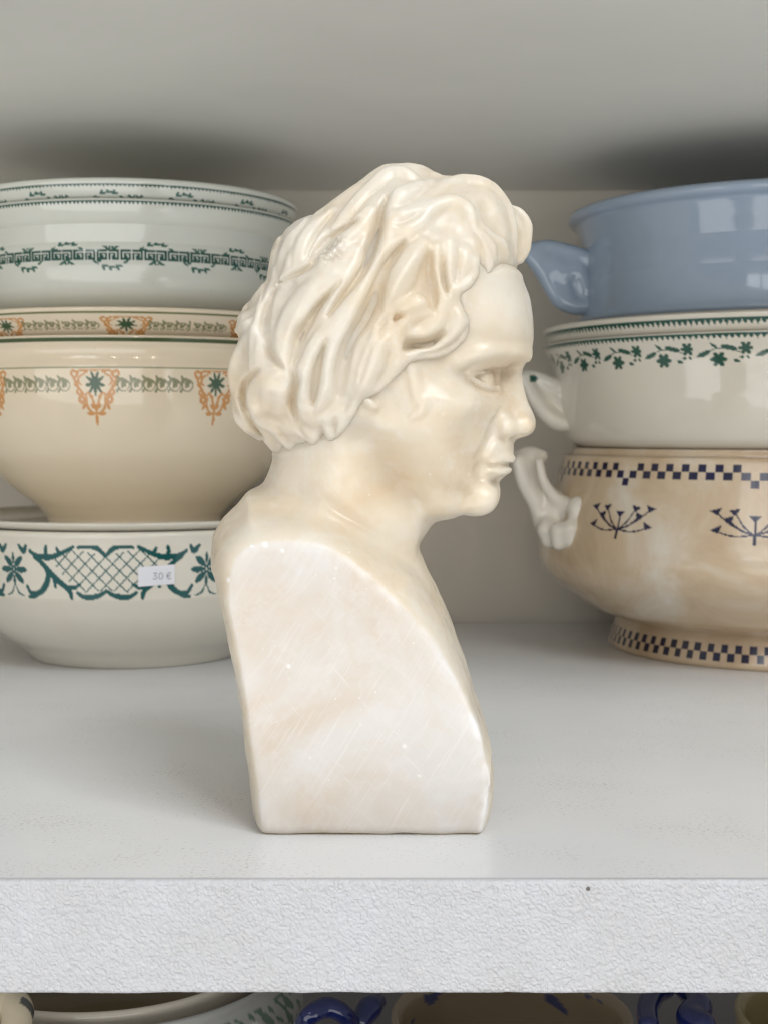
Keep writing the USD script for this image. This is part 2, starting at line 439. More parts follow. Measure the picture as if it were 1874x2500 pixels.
def relief(f, Wfun, lines):
    """a soft height map over the side view: lines are (points, widths, depth in mm), negative depth = ridge"""
    g2 = f.grid2()
    up, dn = np.zeros(g2.shape[:2]), np.zeros(g2.shape[:2])
    for pts, wid, amp in lines:
        c = catmull(pts, 5)
        u = np.linspace(0, 1, len(c))
        w = np.interp(u, np.linspace(0, 1, np.size(wid)), np.atleast_1d(wid)) * PXM
        xz = on_surface(Wfun, c, np.zeros(len(c)))[:, [0, 2]]
        r = w.max() * 2.6
        i0, i1 = np.searchsorted(f.x, [xz[:, 0].min() - r, xz[:, 0].max() + r])
        k0, k1 = np.searchsorted(f.z, [xz[:, 1].min() - r, xz[:, 1].max() + r])
        if i1 <= i0 or k1 <= k0:
            continue
        G = g2[i0:i1, k0:k1]
        best = np.zeros(G.shape[:2])
        for i in range(len(c) - 1):
            a, ab = xz[i], xz[i + 1] - xz[i]
            t = np.clip(((G - a) @ ab) / max(ab @ ab, 1e-12), 0, 1)
            d = np.linalg.norm(G - a - t[..., None] * ab, axis=-1)
            ww = w[i] + t * (w[i + 1] - w[i])
            uu = (i + t) / (len(c) - 1)
            best = np.maximum(best, np.exp(-(d / ww) ** 2) * np.sin(math.pi * np.clip(0.06 + 0.88 * uu, 0, 1)) ** 0.6)
        T = up if amp < 0 else dn
        T[i0:i1, k0:k1] = np.maximum(T[i0:i1, k0:k1], abs(amp) * MM * SC * best)
    return dn - up


def bust_fields():
    zmax = float(at_depth(900.0, 380.0, YC)[2]) + 0.006
    # ---- body
    f = Field((-0.054, YC - HW - 0.004, -0.003), (0.048, YC, zmax), 0.00055)
    g2 = f.grid2()
    d = sd_poly(HEADP, g2)
    dh = sd_poly(HAIRP, g2)
    R_ = RBF(g2.reshape(-1, 2) / MM).reshape(g2.shape) * MM * SC
    Wp, Rr = np.maximum(R_[..., 0], 0.003), np.maximum(R_[..., 1], 0.003)
    inset = np.clip(dh, 0, 0.0045) * 0.8                      # the skull under the hair
    W2 = w2_of(Wp - 0.7 * inset, Rr, d - inset)
    fh = f.from_w2(W2)

    def wf(xz):
        ix = (xz - f.lo[[0, 2]]) / f.h
        i = np.clip(ix.astype(int), 0, np.array([len(f.x), len(f.z)]) - 2)
        t = np.clip(ix - i, 0, 1)
        S = np.sqrt(np.maximum(W2, 0))
        return (S[i[:, 0], i[:, 1]] * (1 - t[:, 0]) * (1 - t[:, 1]) + S[i[:, 0] + 1, i[:, 1]] * t[:, 0] * (1 - t[:, 1])
                + S[i[:, 0], i[:, 1] + 1] * (1 - t[:, 0]) * t[:, 1] + S[i[:, 0] + 1, i[:, 1] + 1] * t[:, 0] * t[:, 1])

    ds, df = sd_poly(SILP, g2), -sd_poly(FACEP, g2)
    a = 0.86
    t = np.clip(ds, -0.02, None) / (np.clip(ds, 0, None) + np.maximum(df, 1e-5) + np.maximum(-ds, 0))
    full = 1 - (1 - a) ** 2
    lip = np.clip(-df / 0.0012, 0, 1)
    Wt2 = np.where(df <= 0, (HW - 0.0004 + 0.0004 * lip) ** 2, HW ** 2 * np.where(t < 0, 2 * a * t, 1 - (1 - a * t) ** 2) / full * 0.985)
    saw = 0.00008 * (meshkit.noise(np.stack([(g2[..., 0] * 0.8 - g2[..., 1] * 0.55) * 900, (g2[..., 0] * 0.55 + g2[..., 1] * 0.8) * 60, 0 * g2[..., 0]], -1)) - 0.5)
    Wt2 = Wt2 * (1 + 2 * np.where(df <= 0, saw, 0) / HW)
    ftor = f.from_w2(Wt2)
    f.F = smin(fh, ftor, 0.0095)
    del fh, ftor

    def feat(pts, rad, lift, k, cut=False, per=5, W=None):
        """pts and rad in tracing units; lift in units of the radius"""
        c = catmull(pts, per) if len(pts) > 1 else np.array(pts, float)
        r = np.interp(np.linspace(0, 1, len(c)), np.linspace(0, 1, np.size(rad)), np.atleast_1d(rad)) * PXM
        q = on_surface(wf, c, np.broadcast_to(lift, len(c)) * r)
        q[:, 1] = np.minimum(q[:, 1], YC)
        f.chain(q, r, k, cut)

    K = 0.0014 * SC
    feat([(1250,1075),(1340,1040),(1440,1035),(1520,1050),(1575,1062)], [44,54,54,42], -0.28, 2.0 * K)          # brow
    feat([(1552,1098),(1510,1135),(1470,1200)], [26,34,24], 0.22, 1.2 * K, cut=True)                              # inner corner
    feat([(1430,1195),(1350,1195),(1300,1172)], [34,30,18], 0.45, 1.3 * K, cut=True)
    feat([(1398,1165)], [62], -0.62, K * 0.6)                                                                    # eyeball
    feat([(1320,1105),(1400,1085),(1470,1082)], [34,46,44], -0.02, 1.2 * K)                                      # lid
    feat([(1285,1140),(1364,1134),(1430,1120),(1488,1098)], [12,20,24,22], 0.35, 0.6 * K)                         # lid edge
    feat([(1300,1165),(1340,1190),(1390,1212),(1440,1218)], [12,16,18,14], -0.1, 0.9 * K)                        # lower lid
    feat([(1482,1412)], [58], -0.25, 1.1 * K)                                                                    # wing of the nose
    feat([(1520,1425),(1575,1405)], [44,52], -0.45, 1.2 * K)
    feat([(1512,1456),(1560,1452)], [15,17], 0.1, 0.6 * K, cut=True)                                             # nostril
    feat([(1448,1340),(1432,1400),(1440,1450),(1470,1478)], [14,22,22,14], 0.15, 1.0 * K, cut=True)              # crease behind the wing
    feat([(1420,1400),(1408,1460),(1380,1520),(1350,1570)], [18,26,24,12], 0.25, 1.4 * K, cut=True)              # fold to the mouth
    feat([(1514,1576),(1470,1575),(1420,1595),(1395,1610)], [22,24,18,10], -0.35, 0.9 * K)                        # lips
    feat([(1496,1632),(1450,1638),(1405,1630)], [24,28,16], -0.35, 0.9 * K)
    feat([(1505,1602),(1450,1612),(1400,1615),(1372,1626)], [12,13,14,10], 0.05, 0.5 * K, cut=True)
    feat([(1376,1600),(1352,1635),(1358,1680)], [18,26,18], 0.2, 1.2 * K, cut=True)                              # corner
    feat([(1440,1692),(1400,1712),(1370,1745)], [20,26,16], 0.1, 1.1 * K, cut=True)
    feat([(1385,1785)], [72], -0.55, 2.0 * K)                                                                    # chin
    feat([(1000,1740),(1120,1800),(1240,1820)], [60,60,50], -0.62, 3 * K)                                        # jaw
    feat([(760,1500),(860,1620),(940,1730),(1010,1790)], [60,70,60,40], 0.62, 4 * K, cut=True)                   # hollow behind the jaw
    feat([(620,1720),(740,1830),(860,1930),(960,2010)], [80,84,76,60], -0.78, 5 * K)                           # neck muscle
    feat([(755,1262),(800,1290),(838,1320)], [24,30,28], -0.1, 0.9 * K)                                          # ear lobe
    feat([(830,1225),(880,1290),(860,1360)], [30,40,30], 0.55, 2.0 * K, cut=True)
    feat([(985,1095),(1004,1130),(1014,1198),(1029,1258),(1052,1290),(1044,1335),(1005,1362)], [22,32,30,28,26,22,10], -0.42, 1.2 * K)   # curl before the ear
    f.F += relief(f, wf, FACE)[:, None, :]
    X, Y, Z = f.x[:, None, None], f.y[None, :, None], f.z[None, None, :]
    pts = np.stack(np.broadcast_arrays(X, Y, Z), -1)
    f.F += (meshkit.noise(pts * 130.0, 2) - 0.5) * 0.00055 + (meshkit.noise(pts * 300.0, 5) - 0.5) * 0.00016
    edge = meshkit.noise(np.stack(np.broadcast_arrays(X, Y, 0 * X), -1) * 170.0, 9)
    f.F = smax(f.F, (0.0007 * edge - Z), 0.0028)
    f.F = np.maximum(f.F, -Z)

    # ---- hair
    g = Field((-0.054, YC - 0.040 * SC, 0.090 * SC), (0.050, YC, zmax), 0.00050)
    g2 = g.grid2()
    d = sd_poly(HEADP, g2)
    R_ = RBF(g2.reshape(-1, 2) / MM).reshape(g2.shape) * MM * SC
    W2h = w2_of(np.maximum(R_[..., 0], 0.003) + 0.0004 * SC, np.maximum(R_[..., 1], 0.003), d - 0.0012 * SC)
    S = np.sqrt(np.maximum(W2h, 0))

    def wh(xz):
        ix = (xz - g.lo[[0, 2]]) / g.h
        i = np.clip(ix.astype(int), 0, np.array([len(g.x), len(g.z)]) - 2)
        t = np.clip(ix - i, 0, 1)
        return (S[i[:, 0], i[:, 1]] * (1 - t[:, 0]) * (1 - t[:, 1]) + S[i[:, 0] + 1, i[:, 1]] * t[:, 0] * (1 - t[:, 1])
                + S[i[:, 0], i[:, 1] + 1] * (1 - t[:, 0]) * t[:, 1] + S[i[:, 0] + 1, i[:, 1] + 1] * t[:, 0] * t[:, 1])

    g.F = smax(g.from_w2(W2h), (-sd_poly(HAIRP, g2) + 0.0010)[:, None, :], 0.003)

    def lock(pts, rad, lift=-0.35, k=None, cut=False, fl=0.06, n=4):
        c = catmull(pts, 5) if len(pts) > 1 else np.array(pts, float)
        u = np.linspace(0, 1, len(c))
        r = np.interp(u, np.linspace(0, 1, np.size(rad)), np.atleast_1d(rad)) * PXM
        l = np.interp(u, np.linspace(0, 1, np.size(lift)), np.atleast_1d(lift))
        if not cut:
            r = r * 1.0
            l = l - 0.0
        if cut and k is None:
            r = r * 1.3
            l = 1 - (1 - l) / 1.15
        k = k or (0.0022 if cut else 0.0013) * SC
        q = on_surface(wh, c, l * r)
        q[:, 1] = np.minimum(q[:, 1], YC)
        g.chain(q, r, k, cut, flute=0 if cut else fl * float(np.mean(r)), nfl=n)

    for args in LOCKS:
        lock(*args[:2], **(args[2] if len(args) > 2 else {}))
    full_ = np.concatenate([g.F, g.F[:, -2:-6:-1, :]], 1)
    g.F = gaussian_filter(np.clip(full_, -0.006, 0.006), 1.15)[:, :g.F.shape[1], :]
    g.F += relief(g, wh, CHANNELS)[:, None, :]
    X, Y, Z = g.x[:, None, None], g.y[None, :, None], g.z[None, None, :]
    pts = np.stack(np.broadcast_arrays(X, Y, Z), -1)
    g.F += (meshkit.noise(pts * 170.0, 12) - 0.5) * 0.0004 + (meshkit.noise(pts * 420.0, 15) - 0.5) * 0.0002
    # the chip knocked off one lock
    cp = on_surface(wh, np.array([(588.0, 532.0)]), np.array([0.0052 * SC]))[0]
    sl = g.box([cp], 0.007)
    X, Y, Z = g.x[sl[0]][:, None, None], g.y[sl[1]][None, :, None], g.z[sl[2]][None, None, :]
    e = np.sqrt((((X - cp[0]) * 0.8 + (Z - cp[2]) * 0.6) / 1.0) ** 2 + (((X - cp[0]) * 0.6 - (Z - cp[2]) * 0.8) / 0.62) ** 2 + (Y - cp[1]) ** 2) - 0.0052 * SC
    e = e + 0.0007 * (meshkit.noise(np.stack(np.broadcast_arrays(X, Y, Z), -1) * 700.0, 3) - 0.5)
    g.F[sl] = np.maximum(g.F[sl], -e)
    return f, g, cp


C = dict(cut=True)
LOCKS = [
 # crown and back of the head: broad smooth masses
 ([(980,95),(870,110),(770,180),(670,250),(570,320),(480,390),(410,480)], [60,80,86,86,84,76,50], dict(lift=-0.75)),
 ([(600,330),(500,420),(430,520),(390,620),(340,720)], [70,84,84,76,40], dict(lift=-0.7)),
 ([(470,380),(390,460),(340,560),(310,660),(270,760)], [50,66,66,60,36], dict(lift=-0.75)),
 ([(360,420),(310,500),(285,600),(265,700),(240,790)], [30,44,44,40,26], dict(lift=-0.75)),
 ([(1015,150),(950,128),(885,135),(820,190),(750,260),(680,340),(620,410)], [30,42,46,48,48,42,24], dict(lift=-0.15)),
 ([(1120,140),(1060,112),(970,105)], [40,52,44], dict(lift=-0.55)),
 ([(268,690),(210,770),(165,850),(130,900)], [30,40,38,22], dict(lift=-0.6)),
 ([(245,800),(185,840),(130,870)], [14,22,16], dict(lift=-0.4)),
 ([(235,850),(165,890),(118,925)], [14,22,16], dict(lift=-0.4)),
 ([(240,810),(222,885),(206,950),(197,1040),(192,1140)], [18,22,22,20,12], dict(lift=-0.1)),
 ([(200,930),(140,1010),(110,1090),(100,1170),(120,1260),(160,1330)], [34,58,64,64,56,34], dict(lift=-0.6)),
 ([(240,960),(230,1060),(240,1150)], [50,60,44], dict(lift=-0.75)),
 ([(105,1290),(120,1370),(175,1430),(238,1475)], [24,36,36,18], dict(lift=-0.55)),
 ([(175,1340),(205,1400),(260,1460),(310,1515),(350,1545)], [20,34,42,42,22], dict(lift=-0.45)),
 ([(330,1150),(255,1180),(205,1240),(205,1320),(250,1380),(330,1420),(420,1430)], [40,52,56,56,54,46,28], dict(lift=-0.35)),
 ([(330,1230),(320,1310)], [96,90], dict(lift=-0.72)),
 ([(400,1180),(420,1280),(420,1370)], [40,50,40], dict(lift=-0.6)),
 # the lock with the chip, the leaf-shaped lock under it
 ([(800,330),(740,400),(665,470),(590,535),(510,605),(440,660)], [40,56,62,62,54,32], dict(lift=-0.2)),
 ([(690,520),(620,610),(540,700),(450,790),(385,890),(355,990),(385,1085)], [50,68,80,86,80,62,28], dict(lift=-0.45)),
 ([(520,580),(450,630),(350,690),(312,755),(292,850),(292,950),(320,1035),(372,1095)], [16,24,26,28,28,28,26,14], dict(lift=0.15)),
 ([(600,690),(520,760),(470,850),(440,930)], [16,26,24,12], dict(lift=0.35)),
 # long sheets down to the fingers
 ([(820,420),(770,540),(690,650),(600,760),(520,860),(455,960)], [40,58,62,60,52,30], dict(lift=-0.35)),
 ([(870,480),(830,590),(780,690),(710,790),(640,890),(590,980)], [40,54,58,58,54,36], dict(lift=-0.2)),
 ([(760,620),(690,740),(610,850),(545,960)], [18,28,28,14], dict(lift=0.3)),
 ([(640,860),(560,960),(500,1050),(468,1140),(455,1230),(462,1310),(500,1370)], [36,50,54,56,56,52,30], dict(lift=-0.05)),
 ([(680,860),(635,950),(602,1040),(580,1130),(565,1220),(540,1300),(505,1355)], [36,50,54,54,52,46,26], dict(lift=-0.05)),
 ([(900,860),(860,950),(825,1030),(795,1115),(768,1190),(738,1250)], [40,58,64,64,56,30], dict(lift=0.0)),
 ([(730,960),(705,1060),(695,1160),(690,1230)], [30,38,38,22], dict(lift=-0.5)),
 ([(640,1330),(560,1374),(480,1378)], [22,34,28], dict(lift=-0.2)),
 # middle
 ([(1110,180),(1030,210),(955,245),(900,310),(868,390),(845,470)], [26,42,52,52,44,24], dict(lift=0.0)),
 ([(1060,300),(985,345),(910,385),(868,450),(845,540),(815,640),(785,730)], [30,46,58,56,50,42,22], dict(lift=0.0)),
 ([(1060,490),(1000,570),(950,650),(908,725),(865,795)], [36,64,74,64,32], dict(lift=-0.1)),
 ([(1030,530),(975,610),(930,690)], [16,28,14], dict(lift=0.7)),
 ([(1000,430),(930,480),(885,550),(860,630)], [34,46,44,24], dict(lift=-0.15)),
 ([(1100,765),(1030,785),(960,815)], [28,50,46], dict(lift=0.1)),
 # the big front curl, its hollow and the arch below it
 ([(1050,300),(1110,242),(1190,190),(1285,172),(1385,190),(1450,246),(1490,310),(1508,380),(1518,450),(1526,530)], [34,46,50,46,44,40,38,36,30,16], dict(lift=-0.2)),
 ([(1120,142),(1230,155),(1330,162)], [24,32,26], dict(lift=-0.6)),
 ([(900,420),(1014,398),(1080,334),(1150,294),(1220,282),(1278,314),(1302,368),(1325,428),(1372,455),(1408,505),(1420,560)], [34,42,46,46,44,38,28,22,22,20,10], dict(lift=0.1)),
 ([(1400,410),(1450,460),(1490,530)], [20,26,14], dict(lift=-0.2)),
 ([(1345,450),(1385,530),(1400,600),(1385,640)], [14,18,18,10], dict(lift=-0.1)),
 ([(1130,505),(1122,600),(1136,680),(1150,750),(1135,815)], [24,30,32,32,16], dict(lift=0.0)),
 ([(1200,480),(1200,580),(1210,680)], [40,48,34], dict(lift=-0.55)),
 ([(1280,500),(1275,580),(1255,660)], [36,42,30], dict(lift=-0.5)),
 ([(1322,560),(1318,640),(1268,708),(1195,728),(1174,785),(1152,830)], [20,30,30,26,26,14], dict(lift=-0.05)),
 # temple locks, S-shaped
 ([(1225,740),(1252,820),(1276,890),(1250,960),(1180,1022),(1090,1052),(1010,1066)], [16,22,26,28,28,24,12], dict(lift=-0.2)),
 ([(1190,790),(1236,850),(1226,910),(1176,972),(1105,1010),(1035,1026),(975,1065),(925,1130),(880,1190)], [18,30,36,36,36,34,30,26,14], dict(lift=0.05)),
 ([(1170,840),(1110,905),(1040,945),(965,930)], [26,42,42,22], dict(lift=-0.1)),
 ([(1095,828),(1030,856),(955,890),(922,950),(932,1035),(918,1095),(885,1165)], [22,28,36,40,40,34,18], dict(lift=0.1)),
 ([(885,1160),(840,1215),(770,1258)], [16,24,14], dict(lift=0.0)),
 # tuft standing out over the far temple
 ([(1500,300),(1555,330),(1590,390),(1592,460),(1585,520),(1560,590)], [16,22,26,26,22,8], dict(lift=-0.3)),
 ([(1515,350),(1550,420),(1555,500),(1550,570)], [20,26,24,10], dict(lift=-0.3)),
 # nape
 ([(380,1400),(466,1448),(505,1490)], [20,30,18], dict(lift=-0.2)),
 ([(290,1408),(351,1473),(395,1525)], [26,34,18], dict(lift=-0.3)),
 ([(570,1390),(578,1430),(584,1470)], [22,28,14], dict(lift=-0.2)),
 ([(650,1350),(640,1420),(600,1475)], [24,30,14], dict(lift=-0.15)),
 ([(735,1275),(695,1345),(662,1410)], [24,28,14], dict(lift=-0.1)),
 ([(470,1420),(520,1470)], [24,18], dict(lift=-0.3)),
 # hollows
 ([(1385,300),(1400,350),(1440,405)], [58,54,36], dict(cut=True, lift=0.5, k=0.003)),
 ([(1175,385),(1240,400),(1275,450)], [52,50,34], dict(cut=True, lift=0.62, k=0.004)),
]

CHANNELS = [
 ([(1075,322),(1010,354),(955,380),(905,386)], [15,21,21,15], 0.80),
 ([(880,250),(850,330),(832,420),(798,510),(758,600),(700,685),(640,770),(590,850)], [15,21,32,36,36,32,23,15], 3.25),
 ([(965,480),(905,545),(853,625),(824,700),(804,780),(766,870),(708,960),(672,1050),(652,1140),(640,1240)], [15,25,36,42,48,38,32,38,42,23], 3.66),
 ([(1095,540),(1082,630),(1098,730),(1112,805)], [19,36,42,23], 2.68),
 ([(960,850),(900,872),(864,915),(840,965)], [15,36,36,15], 1.59),
 ([(730,372),(640,425),(575,470),(512,545),(500,596),(440,632),(340,685)], [15,19,25,25,23,21,15], 2.49),
 ([(650,680),(550,790),(490,880),(440,960),(408,1060),(400,1115)], [15,21,27,32,32,15], 2.94),
 ([(570,980),(538,1080),(517,1190),(508,1300)], [15,23,32,15], 2.07),
 ([(335,700),(292,770),(268,860),(264,940),(290,1040),(350,1110)], [15,23,32,32,27,15], 1.95),
 ([(395,1110),(418,1180),(402,1270),(420,1370)], [15,27,25,15], 2.64),
 ([(225,1130),(160,1190),(150,1280),(190,1390),(255,1465)], [15,19,21,19,15], 2.18),
 ([(541,301),(466,391),(421,456),(401,521),(396,596)], [9,14,16,16,9], 0.56),
 ([(430,330),(361,411),(331,501),(318,571),(321,646)], [9,14,16,16,9], 0.56),
 ([(305,500),(282,590),(266,690),(248,775)], [9,14,16,9], 0.56),
 ([(610,335),(535,421),(492,496),(471,561)], [15,15,17,15], 1.88),
 ([(870,190),(790,250),(720,330),(650,400)], [9,14,16,9], 0.56),
 ([(1290,900),(1225,985),(1130,1032),(1040,1050)], [9,14,14,9], 0.56),
 ([(1160,940),(1095,988),(1010,996),(965,1020)], [15,23,25,15], 2.49),
 ([(1165,560),(1166,660),(1182,740)], [15,17,15], 1.88),
 ([(1240,520),(1238,600),(1222,680)], [9,16,9], 0.56),
 ([(1315,440),(1352,505),(1366,580)], [9,16,9], 0.56),
 ([(800,1010),(765,1110),(742,1190)], [9,16,9], 0.56),
 ([(430,1420),(480,1480)], [14,12], 0.56),
 ([(330,1420),(380,1490)], [14,12], 0.56),
 ([(545,1400),(560,1470)], [14,12], 0.56),
 ([(620,1380),(612,1460)], [14,12], 0.56),
 # soft ridges on the broad masses
 ([(760,560),(700,660),(620,770),(540,880)], [24,30,30,22], -0.8),
 ([(880,560),(840,650),(790,740),(730,840),(680,930)], [24,30,32,30,22], -0.9),
 ([(560,650),(480,740),(420,840),(390,940)], [26,34,34,24], -0.7),
 ([(820,240),(750,310),(690,380)], [26,32,24], -0.6),
 ([(300,1180),(250,1250),(260,1340)], [30,36,30], -0.6),
 ([(1180,560),(1190,640)], [26,26], -0.5),
 ([(1030,530),(970,620),(915,710)], [20,26,20], -0.7),
]

FACE = [
 ([(1560,1092),(1500,1112),(1430,1125),(1340,1130)], [30,38,40,34], 1.0),
 ([(1300,1065),(1400,1040),(1500,1040),(1560,1050)], [34,42,42,34], -1.0),
 ([(740,1420),(850,1560),(950,1660),(1040,1745)], [80,110,100,70], 1.7),
 ([(1230,1460),(1310,1560),(1330,1660)], [60,80,60], 0.7),
 ([(1100,1250),(1200,1290),(1310,1300),(1390,1290)], [60,70,70,46], -0.9),
 ([(1420,1380),(1405,1450),(1370,1530),(1345,1600),(1340,1680)], [20,26,28,28,22], 0.8),
 ([(1300,1180),(1360,1230),(1440,1235)], [18,22,18], 0.45),
 ([(1340,1250),(1420,1290)], [20,18], 0.35),
 ([(930,1130),(950,1250),(930,1370)], [60,80,60], 0.9),
 ([(1540,760),(1500,860),(1480,950)], [80,100,70], -0.5),
 ([(1180,1020),(1150,1120),(1130,1200)], [70,80,60], 0.7),
 ([(1430,1740),(1380,1800),(1320,1830)], [50,60,50], -0.7),
 ([(1280,1720),(1290,1800)], [44,40], 0.6),
 ([(560,1760),(700,1880),(840,1960)], [40,50,44], 0.6),
]

fb_, fg_, chip_at = bust_fields()
bv, bq = fb_.mesh()
hv, hq = fg_.mesh()


def keep_largest(v, q):
    m = trimesh.Trimesh(v, np.vstack([q[:, [0, 1, 2]], q[:, [0, 2, 3]]]), process=False)
    cc = trimesh.graph.connected_components(m.face_adjacency, nodes=np.arange(len(m.faces)), min_len=200)
    big = max(cc, key=len)
    m.update_faces(np.isin(np.arange(len(m.faces)), big)); m.remove_unreferenced_vertices()
    return np.array(m.vertices), np.array(m.faces)


bv, bf = keep_largest(bv, bq)
hv, hf = keep_largest(hv, hq)


def wear_and_glints_of(v):
    """chalky white rubbing along the cut edge of the flat side, small bruises, painted glints on the hair, the crystalline chip"""
    xz = v[:, [0, 2]]
    de = shapely.distance(shapely.points(xz[:, 0], xz[:, 1]), FACEP.exterior)
    near = np.abs(v[:, 1] - YC) > HW - 0.0045
    n = meshkit.fbm(v * 420.0, 3, 21)
    n2 = meshkit.fbm(v * 120.0, 2, 31)
    a0, a1 = h_at(tt((620, 290)), HW), h_at(tt((1424, 1500)), HW)
    run = np.clip((xz[:, 0] - a0[0]) / (a1[0] - a0[0]), 0, 1) ** 0.5
    w = np.where(near, np.exp(-(de / (0.0003 + 0.0014 * n)) ** 2) * np.clip(n2 * 3.0 - 1.0, 0.0, 1) * (0.15 + 0.8 * run), 0)
    for (u, vv, r) in [(305, 268, 13), (238, 278, 9), (395, 300, 8), (425, 885, 9), (1082, 1440, 6), (530, 1350, 5), (118, 450, 12), (1010, 1290, 9)]:
        p = h_at(tt((u, vv)), HW)
        w = np.maximum(w, near * np.exp(-((np.hypot(xz[:, 0] - p[0], xz[:, 1] - p[1]) / (r * PXM * (0.6 + 0.9 * n))) ** 4)) * 0.9)
    for (u, vv, r) in [(1334, 1323, 10), (1164, 1350, 9), (1199, 1393, 8), (1159, 1573, 9), (1214, 1626, 8), (1099, 1658, 10), (1304, 1661, 11), (1324, 1693, 8), (1030, 140, 14), (925, 372, 16), (700, 245, 10)]:  # pale flecks on the cheek, then painted glints on the hair
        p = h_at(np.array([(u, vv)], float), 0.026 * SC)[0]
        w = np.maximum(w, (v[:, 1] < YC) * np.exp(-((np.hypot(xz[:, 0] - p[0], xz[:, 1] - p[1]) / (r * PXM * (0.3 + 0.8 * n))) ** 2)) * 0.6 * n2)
    dchip = np.linalg.norm(v - chip_at, axis=1)
    flat = np.clip((np.abs(v[:, 1] - YC) - HW + 0.0012) / 0.0010, 0, 1) * np.clip(shapely.contains_xy(FACEP.buffer(0.001), xz[:, 0], xz[:, 1]), 0, 1)
    return np.stack([w, np.exp(-(dchip / (0.0058 * SC)) ** 8) * (v[:, 1] < YC), flat], 1)


